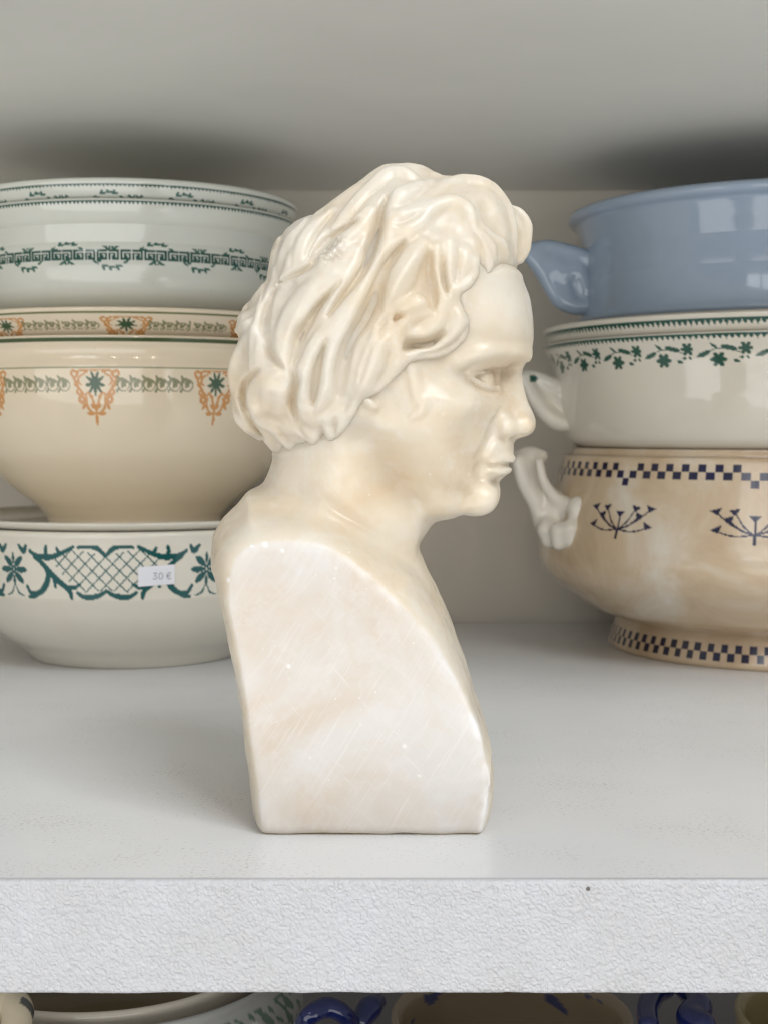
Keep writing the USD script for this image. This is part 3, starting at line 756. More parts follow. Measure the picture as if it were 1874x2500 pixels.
M_STONE = mat('alabaster', {
    'g': ('texture_coordinate', {}), 'a': ('attribute', {'attribute': 'paint'}), 'sep': ('separate_color', {}),
    'n1': ('noise_texture', {'scale': 23.0, 'detail': 6.0, 'roughness': 0.6, 'distortion': 0.5}),
    'c1': ('rgb_ramp', {'ramp': [(0.30, (0.61, 0.468, 0.315)), (0.46, (0.655, 0.56, 0.422)), (0.62, (0.67, 0.61, 0.51))]}),
    'c1b': ('rgb_ramp', {'ramp': [(0.32, (0.56, 0.465, 0.36)), (0.47, (0.615, 0.55, 0.475)), (0.62, (0.64, 0.61, 0.57))]}),
    'mb': ('mix_color', {}),
    'n2': ('noise_texture', {'scale': 15.0, 'detail': 6.0, 'roughness': 0.65, 'distortion': 1.4}),
    'v2': ('rgb_ramp', {'ramp': [(0.48, (0, 0, 0)), (0.50, (1, 1, 1)), (0.52, (0, 0, 0))]}),
    'vm': ('math', {'math_type': 'multiply', 'value2': 0.22}), 'mx1': ('mix_color', {'b': (0.70, 0.675, 0.64)}),
    # sawing and rasping marks on the flat side, in two directions
    'mp': ('mapping', {'mapping_type': 'texture', 'rotation': (0, 0.55, 0), 'scale': (1 / 1300.0, 1 / 20.0, 1 / 45.0)}), 'n3': ('noise_texture', {'scale': 1.0, 'detail': 2.0}),
    'mq': ('mapping', {'mapping_type': 'texture', 'rotation': (0, -0.75, 0), 'scale': (1 / 1000.0, 1 / 20.0, 1 / 60.0)}), 'n6': ('noise_texture', {'scale': 1.0, 'detail': 2.0}),
    'mk': ('noise_texture', {'scale': 34.0, 'detail': 2.0}), 'mkr': ('map_range', {'from_min': 0.40, 'from_max': 0.62, 'to_min': 0.15, 'to_max': 1.0, 'clamp': True}),
    's3': ('map_range', {'from_min': 0.54, 'from_max': 0.74, 'to_min': 0.0, 'to_max': 0.5, 'clamp': True}),
    's6': ('map_range', {'from_min': 0.60, 'from_max': 0.78, 'to_min': 0.0, 'to_max': 0.5, 'clamp': True}),
    'sm': ('math', {'math_type': 'maximum'}), 'sk': ('math', {'math_type': 'multiply'}), 'sf': ('math', {'math_type': 'multiply'}),
    'mx2': ('mix_color', {'b': (0.72, 0.69, 0.665)}),
    'n4': ('noise_texture', {'scale': 520.0, 'detail': 3.0}),
    'sf2': ('math', {'math_type': 'multiply'}), 'sf3': ('math', {'math_type': 'multiply', 'value2': 0.06}), 's4a': ('math', {'math_type': 'multiply_add', 'value2': 1.0}),
    's4': ('map_range', {'from_min': 0.74, 'from_max': 0.79, 'to_min': 0.0, 'to_max': 0.6, 'clamp': True}),
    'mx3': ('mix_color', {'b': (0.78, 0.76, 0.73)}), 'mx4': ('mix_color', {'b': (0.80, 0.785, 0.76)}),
    'n5': ('noise_texture', {'scale': 800.0, 'detail': 2.0}),
    's5': ('rgb_ramp', {'ramp': [(0.32, (0.40, 0.34, 0.25)), (0.55, (0.56, 0.50, 0.41)), (0.70, (0.72, 0.69, 0.62))]}), 'mx5': ('mix_color', {}),
    'rn': ('noise_texture', {'scale': 180.0, 'detail': 3.0}), 'rr': ('math', {'math_type': 'multiply_add', 'value2': 0.36, 'value3': 0.16}),
    'rf': ('math', {'math_type': 'multiply_add', 'value2': 0.30}),
    'hb': ('math', {'math_type': 'multiply_add', 'value2': 0.35}), 'bu': ('bump', {'strength': 0.22, 'distance': 0.0005}),
    'p': ('principled_bsdf', {'subsurface_weight': 0.55, 'subsurface_scale': 0.0014, 'subsurface_radius': (0.92, 0.96, 1.0), 'subsurface_method': 'random_walk',
                              'specular_ior_level': 0.42, 'ior': 1.52})},
    [('g.object', k + '.vector') for k in ('n1', 'n2', 'n4', 'n5', 'rn', 'mk', 'mp', 'mq')] +
    [('mp.vector', 'n3.vector'), ('mq.vector', 'n6.vector'), ('a.color', 'sep.color'), ('n1.fac', 'c1.fac'), ('n1.fac', 'c1b.fac'), ('sep.b', 'mb.fac'), ('c1.color', 'mb.a'), ('c1b.color', 'mb.b'),
     ('n2.fac', 'v2.fac'), ('v2.color', 'vm.value1'), ('vm.value', 'mx1.fac'), ('mb.result', 'mx1.a'),
     ('n3.fac', 's3.value'), ('n6.fac', 's6.value'), ('s3.result', 'sm.value1'), ('s6.result', 'sm.value2'), ('mk.fac', 'mkr.value'), ('sm.value', 'sk.value1'), ('mkr.result', 'sk.value2'),
     ('sk.value', 'sf.value1'), ('sep.b', 'sf.value2'), ('sf.value', 'mx2.fac'), ('mx1.result', 'mx2.a'), ('n4.fac', 's4a.value1'), ('sf2.value', 'sf3.value1'), ('sf3.value', 's4a.value3'), ('s4a.value', 's4.value'), ('s4.result', 'mx3.fac'), ('mkr.result', 'sf2.value1'), ('sep.b', 'sf2.value2'), ('mx2.result', 'mx3.a'),
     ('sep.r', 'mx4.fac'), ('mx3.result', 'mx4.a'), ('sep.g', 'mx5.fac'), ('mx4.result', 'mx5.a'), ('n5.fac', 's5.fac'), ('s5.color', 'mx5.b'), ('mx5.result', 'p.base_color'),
     ('rn.fac', 'rr.value1'), ('sep.b', 'rf.value1'), ('rr.value', 'rf.value3'), ('rf.value', 'p.roughness'), ('sf.value', 'hb.value1'), ('rn.fac', 'hb.value3'), ('hb.value', 'bu.height'), ('bu.normal', 'p.normal')],
    'p.BSDF')

BUST = thing('alabaster_bust')
obj('figure', (bv, bf), M_STONE, BUST, colors=wear_and_glints_of(bv))
obj('hair', (hv, hf), M_STONE, BUST, colors=wear_and_glints_of(hv))
tag(P(BUST), 'cream alabaster bust of a wavy haired man in profile, its side cut flat', 'bust')


# ------------------------------------------------------------------ the crockery
DS = 1.1302                                    # photograph pixels per measuring unit of the lists below
FD = F_PX / DS


class Stack:
    def __init__(s, u, v_foot, w_foot):
        yf = float(at_height(u * DS, v_foot * DS, 0.0)[1])
        dist = yf - CAM[1]
        rf = w_foot / FD * dist / (1 - w_foot / FD)
        s.yc = yf + rf
        s.dist = s.yc - CAM[1]
        s.xc = float(at_depth(u * DS, 1000.0, s.yc)[0])
        s.u = u

    def r(s, w):
        return w / FD * s.dist

    def z(s, v, r, side=False):
        return float(at_depth(s.u * DS, v * DS, s.yc - (0 if side else r))[2])

    def theta(s, u, w):
        """where round the ring a point seen at column u lies"""
        r = s.r(w)
        lo = -math.acos(r / s.dist); hi = -lo
        for _ in range(60):
            t = 0.5 * (lo + hi)
            if W_PX / 2 / DS + FD * (s.xc + r * math.sin(t)) / (s.yc - r * math.cos(t) - CAM[1]) < u:
                lo = t
            else:
                hi = t
        return t

    def profile(s, pts):
        """pts: (v, w[, 1 = read off the side outline]) -> (r, z)"""
        return [(s.r(p[1]), s.z(p[0], s.r(p[1]), len(p) > 2)) for p in pts]


def theta_grid(fine, coarse=0.09, half=1.85):
    a = np.arange(-half, half + 1e-9, fine)
    b = np.linspace(half, 2 * math.pi - half, int((2 * math.pi - 2 * half) / coarse) + 2)[1:-1]
    return np.concatenate([a, b])


def curve(pts, step):
    c = np.array(pts, float)
    if len(c) > 2:
        c = catmull(c, 8)
    seg = np.r_[0, np.cumsum(np.linalg.norm(np.diff(c, axis=0), axis=1))]
    n = max(int(seg[-1] / step), 4)
    t = np.linspace(0, seg[-1], n + 1)
    return np.stack([np.interp(t, seg, c[:, 0]), np.interp(t, seg, c[:, 1])], 1)


def lathe(prof, th, xc=0.0, yc=0.0, wob=0.0, seed=0):
    r, z = prof[:, 0][:, None], prof[:, 1][:, None]
    t = th[None, :]
    rr = r * (1 + wob * np.sin(2 * t + seed)) + 0 * t
    V = np.stack([xc + rr * np.sin(t), yc - rr * np.cos(t), z + 0 * t], -1)
    n0, n1 = V.shape[:2]
    idx = np.arange(n0 * n1).reshape(n0, n1)
    nx = np.roll(idx, -1, 1)
    q = np.stack([idx[:-1], nx[:-1], nx[1:], idx[1:]], -1).reshape(-1, 4)
    return V, q


def glaze(name, rough=0.10, stain=None, coat=0.35, scale=14.0, at=(0.3, 0.5, 0.7)):
    nodes = {'a': ('attribute', {'attribute': 'paint'}), 'g': ('texture_coordinate', {}),
             'n': ('noise_texture', {'scale': scale, 'detail': 6.0, 'roughness': 0.62, 'distortion': 0.6}),
             'r': ('rgb_ramp', {'ramp': [(at[0], stain[0] if stain else (0.95, 0.94, 0.92)), (at[1], stain[1] if stain else (1, 1, 1)), (at[2], (1, 1, 1))]}),
             'mx': ('mix_color', {'blend_type': 'multiply', 'fac': 1.0}),
             'n2': ('noise_texture', {'scale': 700.0, 'detail': 1.0}), 's2': ('map_range', {'from_min': 0.80, 'from_max': 0.84, 'to_min': 0.0, 'to_max': 0.5, 'clamp': True}),
             'mx2': ('mix_color', {'b': (0.25, 0.2, 0.15)}),
             'nb': ('noise_texture', {'scale': 35.0, 'detail': 2.0}), 'bu': ('bump', {'strength': 0.12, 'distance': 0.0008}),
             'p': ('principled_bsdf', {'roughness': rough, 'coat_weight': coat, 'coat_roughness': 0.04, 'specular_ior_level': 0.5, 'subsurface_weight': 0.0})}
    return mat(name, nodes, [('g.object', 'n.vector'), ('g.object', 'n2.vector'), ('g.object', 'nb.vector'), ('n.fac', 'r.fac'), ('a.color', 'mx.a'), ('r.color', 'mx.b'), ('mx.result', 'mx2.a'),
                             ('n2.fac', 's2.value'), ('s2.result', 'mx2.fac'), ('mx2.result', 'p.base_color'), ('nb.fac', 'bu.height'), ('bu.normal', 'p.normal')], 'p.BSDF')


M_GLAZE = glaze('white_glaze')
M_STAIN = glaze('stained_glaze', 0.2, ((0.68, 0.53, 0.39), (0.84, 0.72, 0.58)), scale=20.0, at=(0.32, 0.52, 0.72))


def bowl(name, S, outer, inner, paint, base, parts=('body',), cuts=(), step=0.0011, fine=0.0, zband=(), M=None, at=None, label='', cat='bowl', group=None):
    """outer: (r, z) from the foot up to the rim; inner: (r, z) from the rim down to the middle of the floor.
    parts: names; cuts: heights that divide the outer wall into the parts, from below. zband: height ranges sampled finely for the painted pattern."""
    xc, yc = at if at else (S.xc, S.yc)
    z0 = min(p[1] for p in outer)
    root = thing(name, (xc, yc, z0))
    th = theta_grid(fine or 0.02)
    c = curve(outer, step)
    zz = c[:, 1]
    fineseg = []
    for i in range(len(c) - 1):
        fineseg.append(c[i])
        zm = 0.5 * (zz[i] + zz[i + 1])
        if any(a <= zm <= b for a, b in zband):
            for t in np.linspace(0, 1, max(int(step / 0.0004), 2) + 1)[1:-1]:
                fineseg.append(c[i] + t * (c[i + 1] - c[i]))
    c = np.array(fineseg + [c[-1]])
    ci = curve(inner, step * 1.5)
    split = [0] + [int(np.searchsorted(c[:, 1], k)) for k in cuts] + [len(c)]
    for k, pn in enumerate(parts):
        pr = c[split[k]:split[k + 1] + (1 if k < len(parts) - 1 else 0)]
        inside = np.zeros(len(pr), bool)
        if k == len(parts) - 1:
            pr = np.vstack([pr, ci[1:], [[1e-5, ci[-1][1]]]])
            inside = np.r_[inside, np.ones(len(pr) - len(inside), bool)]
        if k == 0:
            b0 = pr[0]
            pr = np.vstack([[[b0[0] - 0.004, b0[1] + 0.0]], pr]); inside = np.r_[False, inside]
        V, q = lathe(pr, th)
        T = np.broadcast_to(th[None, :], V.shape[:2])
        T = (T + math.pi) % (2 * math.pi) - math.pi
        col = np.broadcast_to(np.asarray(base, float), V.shape).copy()
        paint(col, T, V[..., 2], np.broadcast_to(inside[:, None], V.shape[:2]))
        V = V - [0, 0, z0]
        obj(pn, (V.reshape(-1, 3), q[:, ::-1]), M or M_GLAZE, root, colors=col.reshape(-1, 3))
    tag(P(root), label, cat, group)
    return root


def put(col, mask, ink, amount=1.0):
    m = np.clip(mask.astype(float) * amount, 0, 1)[..., None]
    col[...] = col * (1 - m) + np.asarray(ink) * m


def inpoly(shape, x, y):
    shapely.prepare(shape)
    return shapely.contains_xy(shape, x, y)


def leaf(cx, cy, a, b, rot):
    t = np.linspace(0, math.pi, 9)
    p = np.r_[np.stack([np.cos(t) * a, np.sin(t) ** 1.4 * b], 1), np.stack([-np.cos(t[1:-1]) * a, -np.sin(t[1:-1]) ** 1.4 * b], 1)]
    return affinity.translate(affinity.rotate(Polygon(p).buffer(0), rot, origin=(0, 0)), cx, cy)


def stroke(pts, w0, w1=None):
    c = catmull(np.array(pts, float), 6) if len(pts) > 2 else catmull(np.array(pts, float), 6)
    w = np.interp(np.linspace(0, 1, len(c)), np.linspace(0, 1, 3), [w1 if w1 is not None else w0, w0, w1 if w1 is not None else w0])
    return shapely.union_all([LineString([c[i], c[i + 1]]).buffer(0.25 * (w[i] + w[i + 1]), 4) for i in range(len(c) - 1)])


def flip(s):
    return affinity.scale(s, -1, 1, origin=(0, 0))


def band(S, col, T, Z, ins, v0, v1, w, n, phase_u, shapes, ink, inside=False, amount=1.0, side=False):
    """repeat a drawing n times round the ring; drawing in measuring units: x from the tile's middle, y downwards from v0"""
    r = S.r(w)
    z0, z1 = S.z(v0, r), S.z(v1, r)
    th0 = S.theta(phase_u, w)
    wid = 2 * math.pi * w / n / (1 - w / FD)
    X = ((T - th0) * n / (2 * math.pi) + 0.5) % 1.0
    X = (X - 0.5) * wid
    Y = (z0 - Z) / (z0 - z1) * (v1 - v0)
    sel = (Y >= 0) & (Y <= v1 - v0) & (ins == inside)
    m = np.zeros(sel.shape)
    xs, ys = X[sel], Y[sel]
    if callable(shapes):
        m[sel] = shapes(xs, ys, wid)
    else:
        m[sel] = inpoly(shapes, xs, ys)
    put(col, m, ink, amount)


def zigzag(S, col, T, Z, ins, v0, v1, w, per, ink, inside=False, line=0.22):
    n = round(2 * math.pi * w / (1 - w / FD) / per)

    def f(x, y, wid):
        t = np.abs(x) / (wid / 2)
        yy = y / (v1 - v0)
        return (yy < line) | ((yy < line + (1 - line) * t) & (yy > line * 0.2 + (1 - line) * t * 0.35))
    band(S, col, T, Z, ins, v0, v1, w, n, S.u, f, ink, inside)


def ring(S, col, T, Z, ins, v0, v1, w, ink, inside=False):
    r = S.r(w)
    z0, z1 = S.z(v0, r), S.z(v1, r)
    put(col, (Z <= z0) & (Z >= z1) & (ins == inside), ink)


def blob(chains, h=0.0009, k=0.002, cuts=()):
    """round cones blended into one closed surface; chains: (points, radii)"""
    allp = np.vstack([np.asarray(c[0], float) for c in chains])
    rm = max(np.max(c[1]) for c in chains) * 1.5 + 3 * k
    f = Field(allp.min(0) - rm, allp.max(0) + rm, h)
    f.F = np.full(tuple(f.n), 1.0)
    for p, r in chains:
        c = catmull(p, 5) if len(p) > 2 else np.asarray(p, float)
        f.chain(c, np.interp(np.linspace(0, 1, len(c)), np.linspace(0, 1, np.size(r)), np.atleast_1d(r)), k)
    for p, r in cuts:
        c = catmull(p, 5) if len(p) > 2 else np.asarray(p, float)
        f.chain(c, np.interp(np.linspace(0, 1, len(c)), np.linspace(0, 1, np.size(r)), np.atleast_1d(r)), k, True)
    V, q = surface_nets(f.F, f.lo, f.h)
    return V, np.vstack([q[:, [0, 1, 2]], q[:, [0, 2, 3]]])


def handle(root, chains, base, M=None, k=0.002, h=0.0009, cuts=(), paint=None):
    o = np.array(P(root).GetAttribute('xformOp:translate').Get())
    V, f = blob(chains, h, k, cuts)
    col = np.broadcast_to(np.asarray(base, float), V.shape).copy()
    if paint:
        paint(col, V)
    return obj('handle', (V - o, f), M or M_GLAZE, root, colors=col)


GREEN, TEAL, OLIVE, RUST, NAVY = (0.012, 0.075, 0.055), (0.004, 0.085, 0.085), (0.13, 0.15, 0.05), (0.60, 0.27, 0.07), (0.010, 0.012, 0.075)
LS = Stack(290, 1446, 222)
RS = Stack(1680, 1455, 352)

# ---- left stack, lowest: bowl with trellis cartouches
lat = Polygon([(-330, 800), (-180, 752), (0, 790), (180, 752), (330, 800), (240, 900), (160, 992), (0, 978), (-160, 992), (-240, 900)])
lines = []
for d in range(-8, 9):
    lines += [LineString([(d * 76 - 300, 570), (d * 76 + 300, 1170)]).buffer(3.6), LineString([(d * 76 - 300, 1170), (d * 76 + 300, 570)]).buffer(3.6)]
lattice = shapely.union_all(lines).intersection(lat)
half = [stroke([(-445, 770), (-400, 792), (-330, 800), (-262, 782), (-180, 742)], 22, 6), stroke([(-330, 800), (-345, 770), (-340, 742)], 12, 4), stroke([(-262, 780), (-275, 750)], 10, 4),
        stroke([(-445, 768), (-372, 830), (-300, 905), (-215, 975), (-200, 1018)], 24, 8), stroke([(-255, 945), (-190, 962), (-150, 945)], 12, 4), stroke([(-300, 905), (-295, 960)], 10, 4),
        stroke([(-150, 745), (-90, 735), (-40, 752), (0, 790)], 20, 6), stroke([(-165, 990), (-120, 1012), (-50, 1005), (0, 978)], 20, 6),
        stroke([(-420, 800), (-350, 850), (-340, 920), (-385, 985), (-450, 1000), (-480, 960)], 24, 6), stroke([(-385, 985), (-430, 1012), (-470, 1018)], 14, 4),
        stroke([(-520, 740), (-490, 770), (-470, 740)], 22, 5)]
flower = [affinity.translate(affinity.rotate(leaf(62, 0, 42, 19, 0), a, origin=(0, 0)), -575, 872) for a in range(0, 360, 45)] + \
    [stroke([(-560, 960), (-540, 1000), (-500, 1015)], 14, 4), stroke([(-575, 960), (-575, 1010)], 12, 4)]
eye = Point(-575, 872).buffer(26).difference(Point(-575, 872).buffer(13))
cart = shapely.union_all([lattice] + half + [flip(s) for s in half] + flower + [flip(s) for s in flower] + [eye, flip(eye)])
cart = shapely.union_all([lattice, shapely.union_all(half + [flip(s) for s in half])  .buffer(6.0), shapely.union_all(flower + [flip(s) for s in flower]), eye, flip(eye)])
cart = affinity.affine_transform(cart, [0.4059, 0, 0, 0.4059, 0, -740 * 0.4059 + 4])
cart = affinity.scale(cart, 0.97, 1.0, origin=(0, 0))


def paint_l1(col, T, Z, ins):
    band(LS, col, T, Z, ins, 1177, 1302, 374, 6, 226, cart, TEAL)


W_L1 = (0.74, 0.70, 0.60)
o1 = LS.profile([(1446, 218), (1444, 224), (1432, 236), (1418, 252), (1400, 285), (1375, 318), (1345, 343), (1310, 361), (1296, 367), (1285, 368), (1230, 373), (1185, 376), (1168, 379), (1160, 381), (1153, 379)])
zt = o1[-1][1]
b1 = bowl('serving_bowl', LS, o1, [o1[-1], (LS.r(374), zt + 0.0006), (LS.r(368), zt - 0.002), (LS.r(350), zt - 0.03), (LS.r(260), 0.012), (LS.r(20), 0.008)], paint_l1, W_L1,
          parts=('foot', 'body'), cuts=(LS.z(1432, LS.r(236)),), fine=0.0042, zband=[(LS.z(1304, LS.r(368)), LS.z(1172, LS.r(376)))],
          label='cream bowl with green trellis band and price sticker, bottom of left stack')
# price sticker, bent round the bowl, with its printed price
c1 = curve(o1, 0.0011)


def on_bowl(u, v, S, cc, w, lift):
    th = S.theta(u, w)
    z = S.z(v, S.r(w))
    r = np.interp(z, cc[:, 1], cc[:, 0]) + lift
    return np.array([S.xc + r * math.sin(th), S.yc - r * math.cos(th), z])


M_PAPER = mat('sticker_paper', {'p': ('principled_bsdf', {'base_color': (0.80, 0.80, 0.84), 'roughness': 0.55})}, [], 'p.BSDF')
M_PRINT = mat('sticker_print', {'p': ('principled_bsdf', {'base_color': (0.30, 0.30, 0.33), 'roughness': 0.6})}, [], 'p.BSDF')
org = np.array([LS.xc, LS.yc, 0.0])
us, vs = np.linspace(296, 376, 14), np.linspace(1225, 1268, 8)
V = [on_bowl(u, v - 4 * (u - 296) / 80, LS, c1, 374, 0.0006) for v in vs for u in us] + [on_bowl(u, v - 4 * (u - 296) / 80, LS, c1, 374, 0.0001) for v in vs for u in us]
idx = np.arange(14 * 8).reshape(8, 14)
q = np.stack([idx[:-1, :-1], idx[1:, :-1], idx[1:, 1:], idx[:-1, 1:]], -1).reshape(-1, 4)
rim_ = np.r_[idx[0, :], idx[1:, -1], idx[-1, -2::-1], idx[-2:0:-1, 0]]
side_ = np.stack([rim_, np.roll(rim_, -1), np.roll(rim_, -1) + 112, rim_ + 112], -1)
stk = obj('price_sticker', (np.array(V) - org, np.vstack([q, side_, q[:, ::-1] + 112])), M_PAPER, b1, smooth=20)
tag(P(stk), 'small white price sticker printed 30 €')
tm = meshkit.text_mesh('30 €', 1.0, 0.05)
tv = np.array(tm.vertices)
tw = tv[:, 0].max()
tv = np.array([on_bowl(327 + 41 * p[0] / tw, 1255 - 15 * p[1] - 2, LS, c1, 374, 0.00066 + 0.0004 * p[2]) for p in tv])
obj('lettering', (tv - org, np.array(tm.faces)), M_PRINT, stk, smooth=False)

# ---- a shallow plain dish on it
o2 = LS.profile([(1153, 352), (1150, 362), (1144, 375), (1138, 383), (1133, 386), (1130, 385)])
zt2 = o2[-1][1]
zf2 = LS.z(1139, LS.r(188))
bowl('plain_dish', LS, o2, [o2[-1], (LS.r(380), zt2 - 0.0006), (LS.r(372), zt2 - 0.0028), (LS.r(300), zf2 - 0.0004), (LS.r(250), zf2), (LS.r(20), zf2)], lambda *a: None, (0.72, 0.68, 0.58),
     fine=0.02, label='shallow plain cream dish with a rounded rim lying on the green trellis bowl', cat='dish')

# ---- the pair of cream footed bowls
KM = 0.3202
star = affinity.scale(shapely.union_all([affinity.rotate(leaf(36, 0, 36, 10, 0), a + 10, origin=(0, 0)) for a in range(0, 360, 40)]), KM, KM * 1.25, origin=(0, 0))
mh = [stroke([(-165, 22), (-150, 10), (-120, 20), (-125, 48), (-150, 50), (-165, 22)], 13, 9), stroke([(-140, 20), (-90, 8), (-40, 2), (0, 6)], 13, 9), stroke([(-150, 50), (-132, 90), (-112, 130), (-90, 160), (-70, 175)], 15, 9),
      stroke([(-70, 30), (-105, 50), (-115, 85), (-95, 105)], 12, 7), stroke([(-110, 130), (-128, 150), (-112, 172), (-92, 165)], 12, 7), stroke([(-70, 175), (-50, 160), (-30, 190), (-8, 240)], 13, 7),
      Point(-94, 204).buffer(27).difference(Point(-94, 204).buffer(9)), leaf(-94, 172, 16, 8, 60), leaf(-82, 245, 9, 18, 0), leaf(-92, 262, 6, 8, 0), stroke([(-62, 190), (-64, 240), (-40, 285), (0, 300)], 13, 8),
      stroke([(-22, 180), (-20, 225), (0, 250)], 11, 7), leaf(-22, 250, 18, 9, 50), leaf(-42, 300, 24, 11, 10), leaf(0, 340, 9, 40, 0), leaf(0, 268, 10, 20, 0), leaf(-60, 14, 14, 9, 20), leaf(-135, 105, 14, 7, 70)]
motif = shapely.union_all(mh + [flip(s) for s in mh]).buffer(2.5)
mot2 = affinity.scale(motif, KM, KM, origin=(0, 0))
chain, buds = [], []
for k in range(6):
    x = 61 + 28.0 * k
    chain.append(Point(x, 34).buffer(14.0).difference(Point(x + 0.6, 34.5).buffer(10.6)))
    buds += [leaf(x, 32, 7.5, 5.5, 60), leaf(x + 3, 29, 7, 3.4, -20), leaf(x - 2, 36, 4, 4, 0), leaf(x - 11, 19, 8, 3.0, 60), leaf(x - 4, 20, 7, 2.4, 10), leaf(x - 13, 46, 6, 3, -60), stroke([(x - 14, 34), (x - 13, 24), (x - 6, 19)], 3.2, 2)]
chain_s = shapely.union_all(chain + buds)
chain_s = shapely.union_all([affinity.translate(chain_s, d, 0) for d in (0, -270)]).intersection(sbox(-135, 0, 135, 120))


def cream_marks(col, T, Z, ins, v0, w, n, u0, kx, ky):
    A = lambda s: affinity.scale(s, kx, ky, origin=(0, 0))
    band(LS, col, T, Z, ins, v0, v0 + 125 * ky, w, n, u0, A(affinity.translate(star, 0, 30)), (0.045, 0.10, 0.05))
    band(LS, col, T, Z, ins, v0, v0 + 125 * ky, w, n, u0, A(mot2), RUST, amount=0.95)
    band(LS, col, T, Z, ins, v0, v0 + 125 * ky, w, n, u0, A(chain_s), (0.16, 0.18, 0.085), amount=0.85)


def paint_l2(col, T, Z, ins):
    cream_marks(col, T, Z, ins, 797, 377, 10, 207, 1.0, 1.0)
    ring(LS, col, T, Z, ins, 792, 795.5, 378, (0.16, 0.19, 0.08))
    ring(LS, col, T, Z, ins, 728, 736, 384, (0.045, 0.075, 0.02))


W_CR = (0.80, 0.69, 0.52)
o3 = LS.profile([(1139, 186), (1130, 185, ), (1112, 187, 1), (1090, 205, 1), (1070, 230, 1), (1045, 262, 1), (1020, 290, 1), (980, 325, 1), (930, 352, 1), (880, 366), (830, 374), (800, 378), (790, 379), (770, 374), (752, 375), (741, 381), (733, 386), (726, 388), (722, 386)])
zt3 = o3[-1][1]
zf3 = zt3 - 0.020
bowl('footed_bowl', LS, o3, [o3[-1], (LS.r(380), zt3 - 0.001), (LS.r(372), zt3 - 0.006), (LS.r(330), zf3 - 0.004), (LS.r(200), zf3 - 0.006), (LS.r(20), zf3 - 0.006)], paint_l2, W_CR, parts=('foot', 'body'),
     cuts=(LS.z(1100, LS.r(195), True),), fine=0.0042, zband=[(LS.z(924, LS.r(372)), LS.z(722, LS.r(380)))],
     label='cream footed bowl with orange scroll motifs on its belly, under its nested twin')


def paint_l3(col, T, Z, ins):
    cream_marks(col, T, Z, ins, 683, 366, 9, 276, 1.05, 0.55)
    ring(LS, col, T, Z, ins, 671, 675.5, 373, (0.13, 0.15, 0.04))


o4 = LS.profile([(770, 318), (745, 338), (722, 352), (700, 361), (685, 368), (676, 373), (669, 377), (664, 378), (661, 376)])
zt4 = o4[-1][1]
zf4 = LS.z(672, LS.r(285))
bowl('footed_bowl', LS, o4, [o4[-1], (LS.r(372), zt4 - 0.0008), (LS.r(364), zt4 - 0.004), (LS.r(320), zf4 - 0.001), (LS.r(250), zf4), (LS.r(20), zf4)], paint_l3, W_CR, fine=0.0042,
     zband=[(LS.z(735, LS.r(345)), LS.z(661, LS.r(372)))], label='cream bowl nested in its twin, only its scroll-patterned rim showing, below the meander bowl')

# ---- the pair of green meander bowls
KEY = ["######.", "#......", "#.####.", "#.#..#.", "#.##.#.", "#....#.", "######."]
KEYB = ["######.", ".....#.", "####.#.", "#..#.#.", "#.##.#.", "#....#.", "#.####."]
KA = np.array([[c == '#' for c in a + b] for a, b in zip(KEY, KEYB)])


def key_f(x, y, wid):
    on = np.zeros(len(x), bool)
    for dx in (-0.2, 0.2):
        for dy in (-0.2, 0.2):
            c = np.floor((x / wid + 0.5) * KA.shape[1] + dx).astype(int) % KA.shape[1]
            on |= KA[np.clip(np.floor(y / 21.0 * 7 + dy), 0, 6).astype(int), c]
    return on


def sprig(sgn):
    out = []
    for k in range(3):
        x = -18 + 15 * k
        h_ = 9 + 7 * math.sin(math.pi * (k + 0.8) / 3.6)
        out += [leaf(x + 2, sgn * (h_ + 3), 7.5, 3.2, sgn * 62), leaf(x + 7, sgn * (h_ - 1), 7, 2.8, sgn * 12)]
    return out + [leaf(-33, 4 * sgn, 8, 2.6, 35 * sgn), leaf(-25, 2 * sgn, 6, 2.4, 0), leaf(32, 4 * sgn, 8, 2.8, -30 * sgn)]


tuft = [leaf(-9, -5, 6, 2.6, 35), leaf(9, -5, 6, 2.6, -35), leaf(-3, -6, 2.4, 5, 20), leaf(4, -6, 2.4, 5, -20), leaf(-13, -8, 5, 2.2, 0), leaf(13, -8, 5, 2.2, 0), leaf(0, -1, 8, 2.4, 0)]
W4 = 331
tile4 = 2 * math.pi * W4 / 12 / (1 - W4 / FD)
low_tuft = [affinity.scale(s, 1, -1, origin=(0, 0)) for s in tuft]
sp = shapely.union_all([affinity.translate(s, 0, 23) for s in sprig(-1)] + [affinity.translate(s, 0, 44) for s in low_tuft]
                       + [affinity.translate(s, d * tile4 / 2, 44) for s in sprig(1) for d in (-1, 1)] + [affinity.translate(s, d * tile4 / 2, 23) for s in tuft for d in (-1, 1)])


def paint_l4(col, T, Z, ins):
    band(LS, col, T, Z, ins, 517, 584, W4, 12, 150, sp, (0.03, 0.12, 0.085))
    band(LS, col, T, Z, ins, 539, 560, W4, 46, 240, key_f, GREEN)
    zigzag(LS, col, T, Z, ins, 431, 441, 350, 9.0, GREEN, line=0.3)


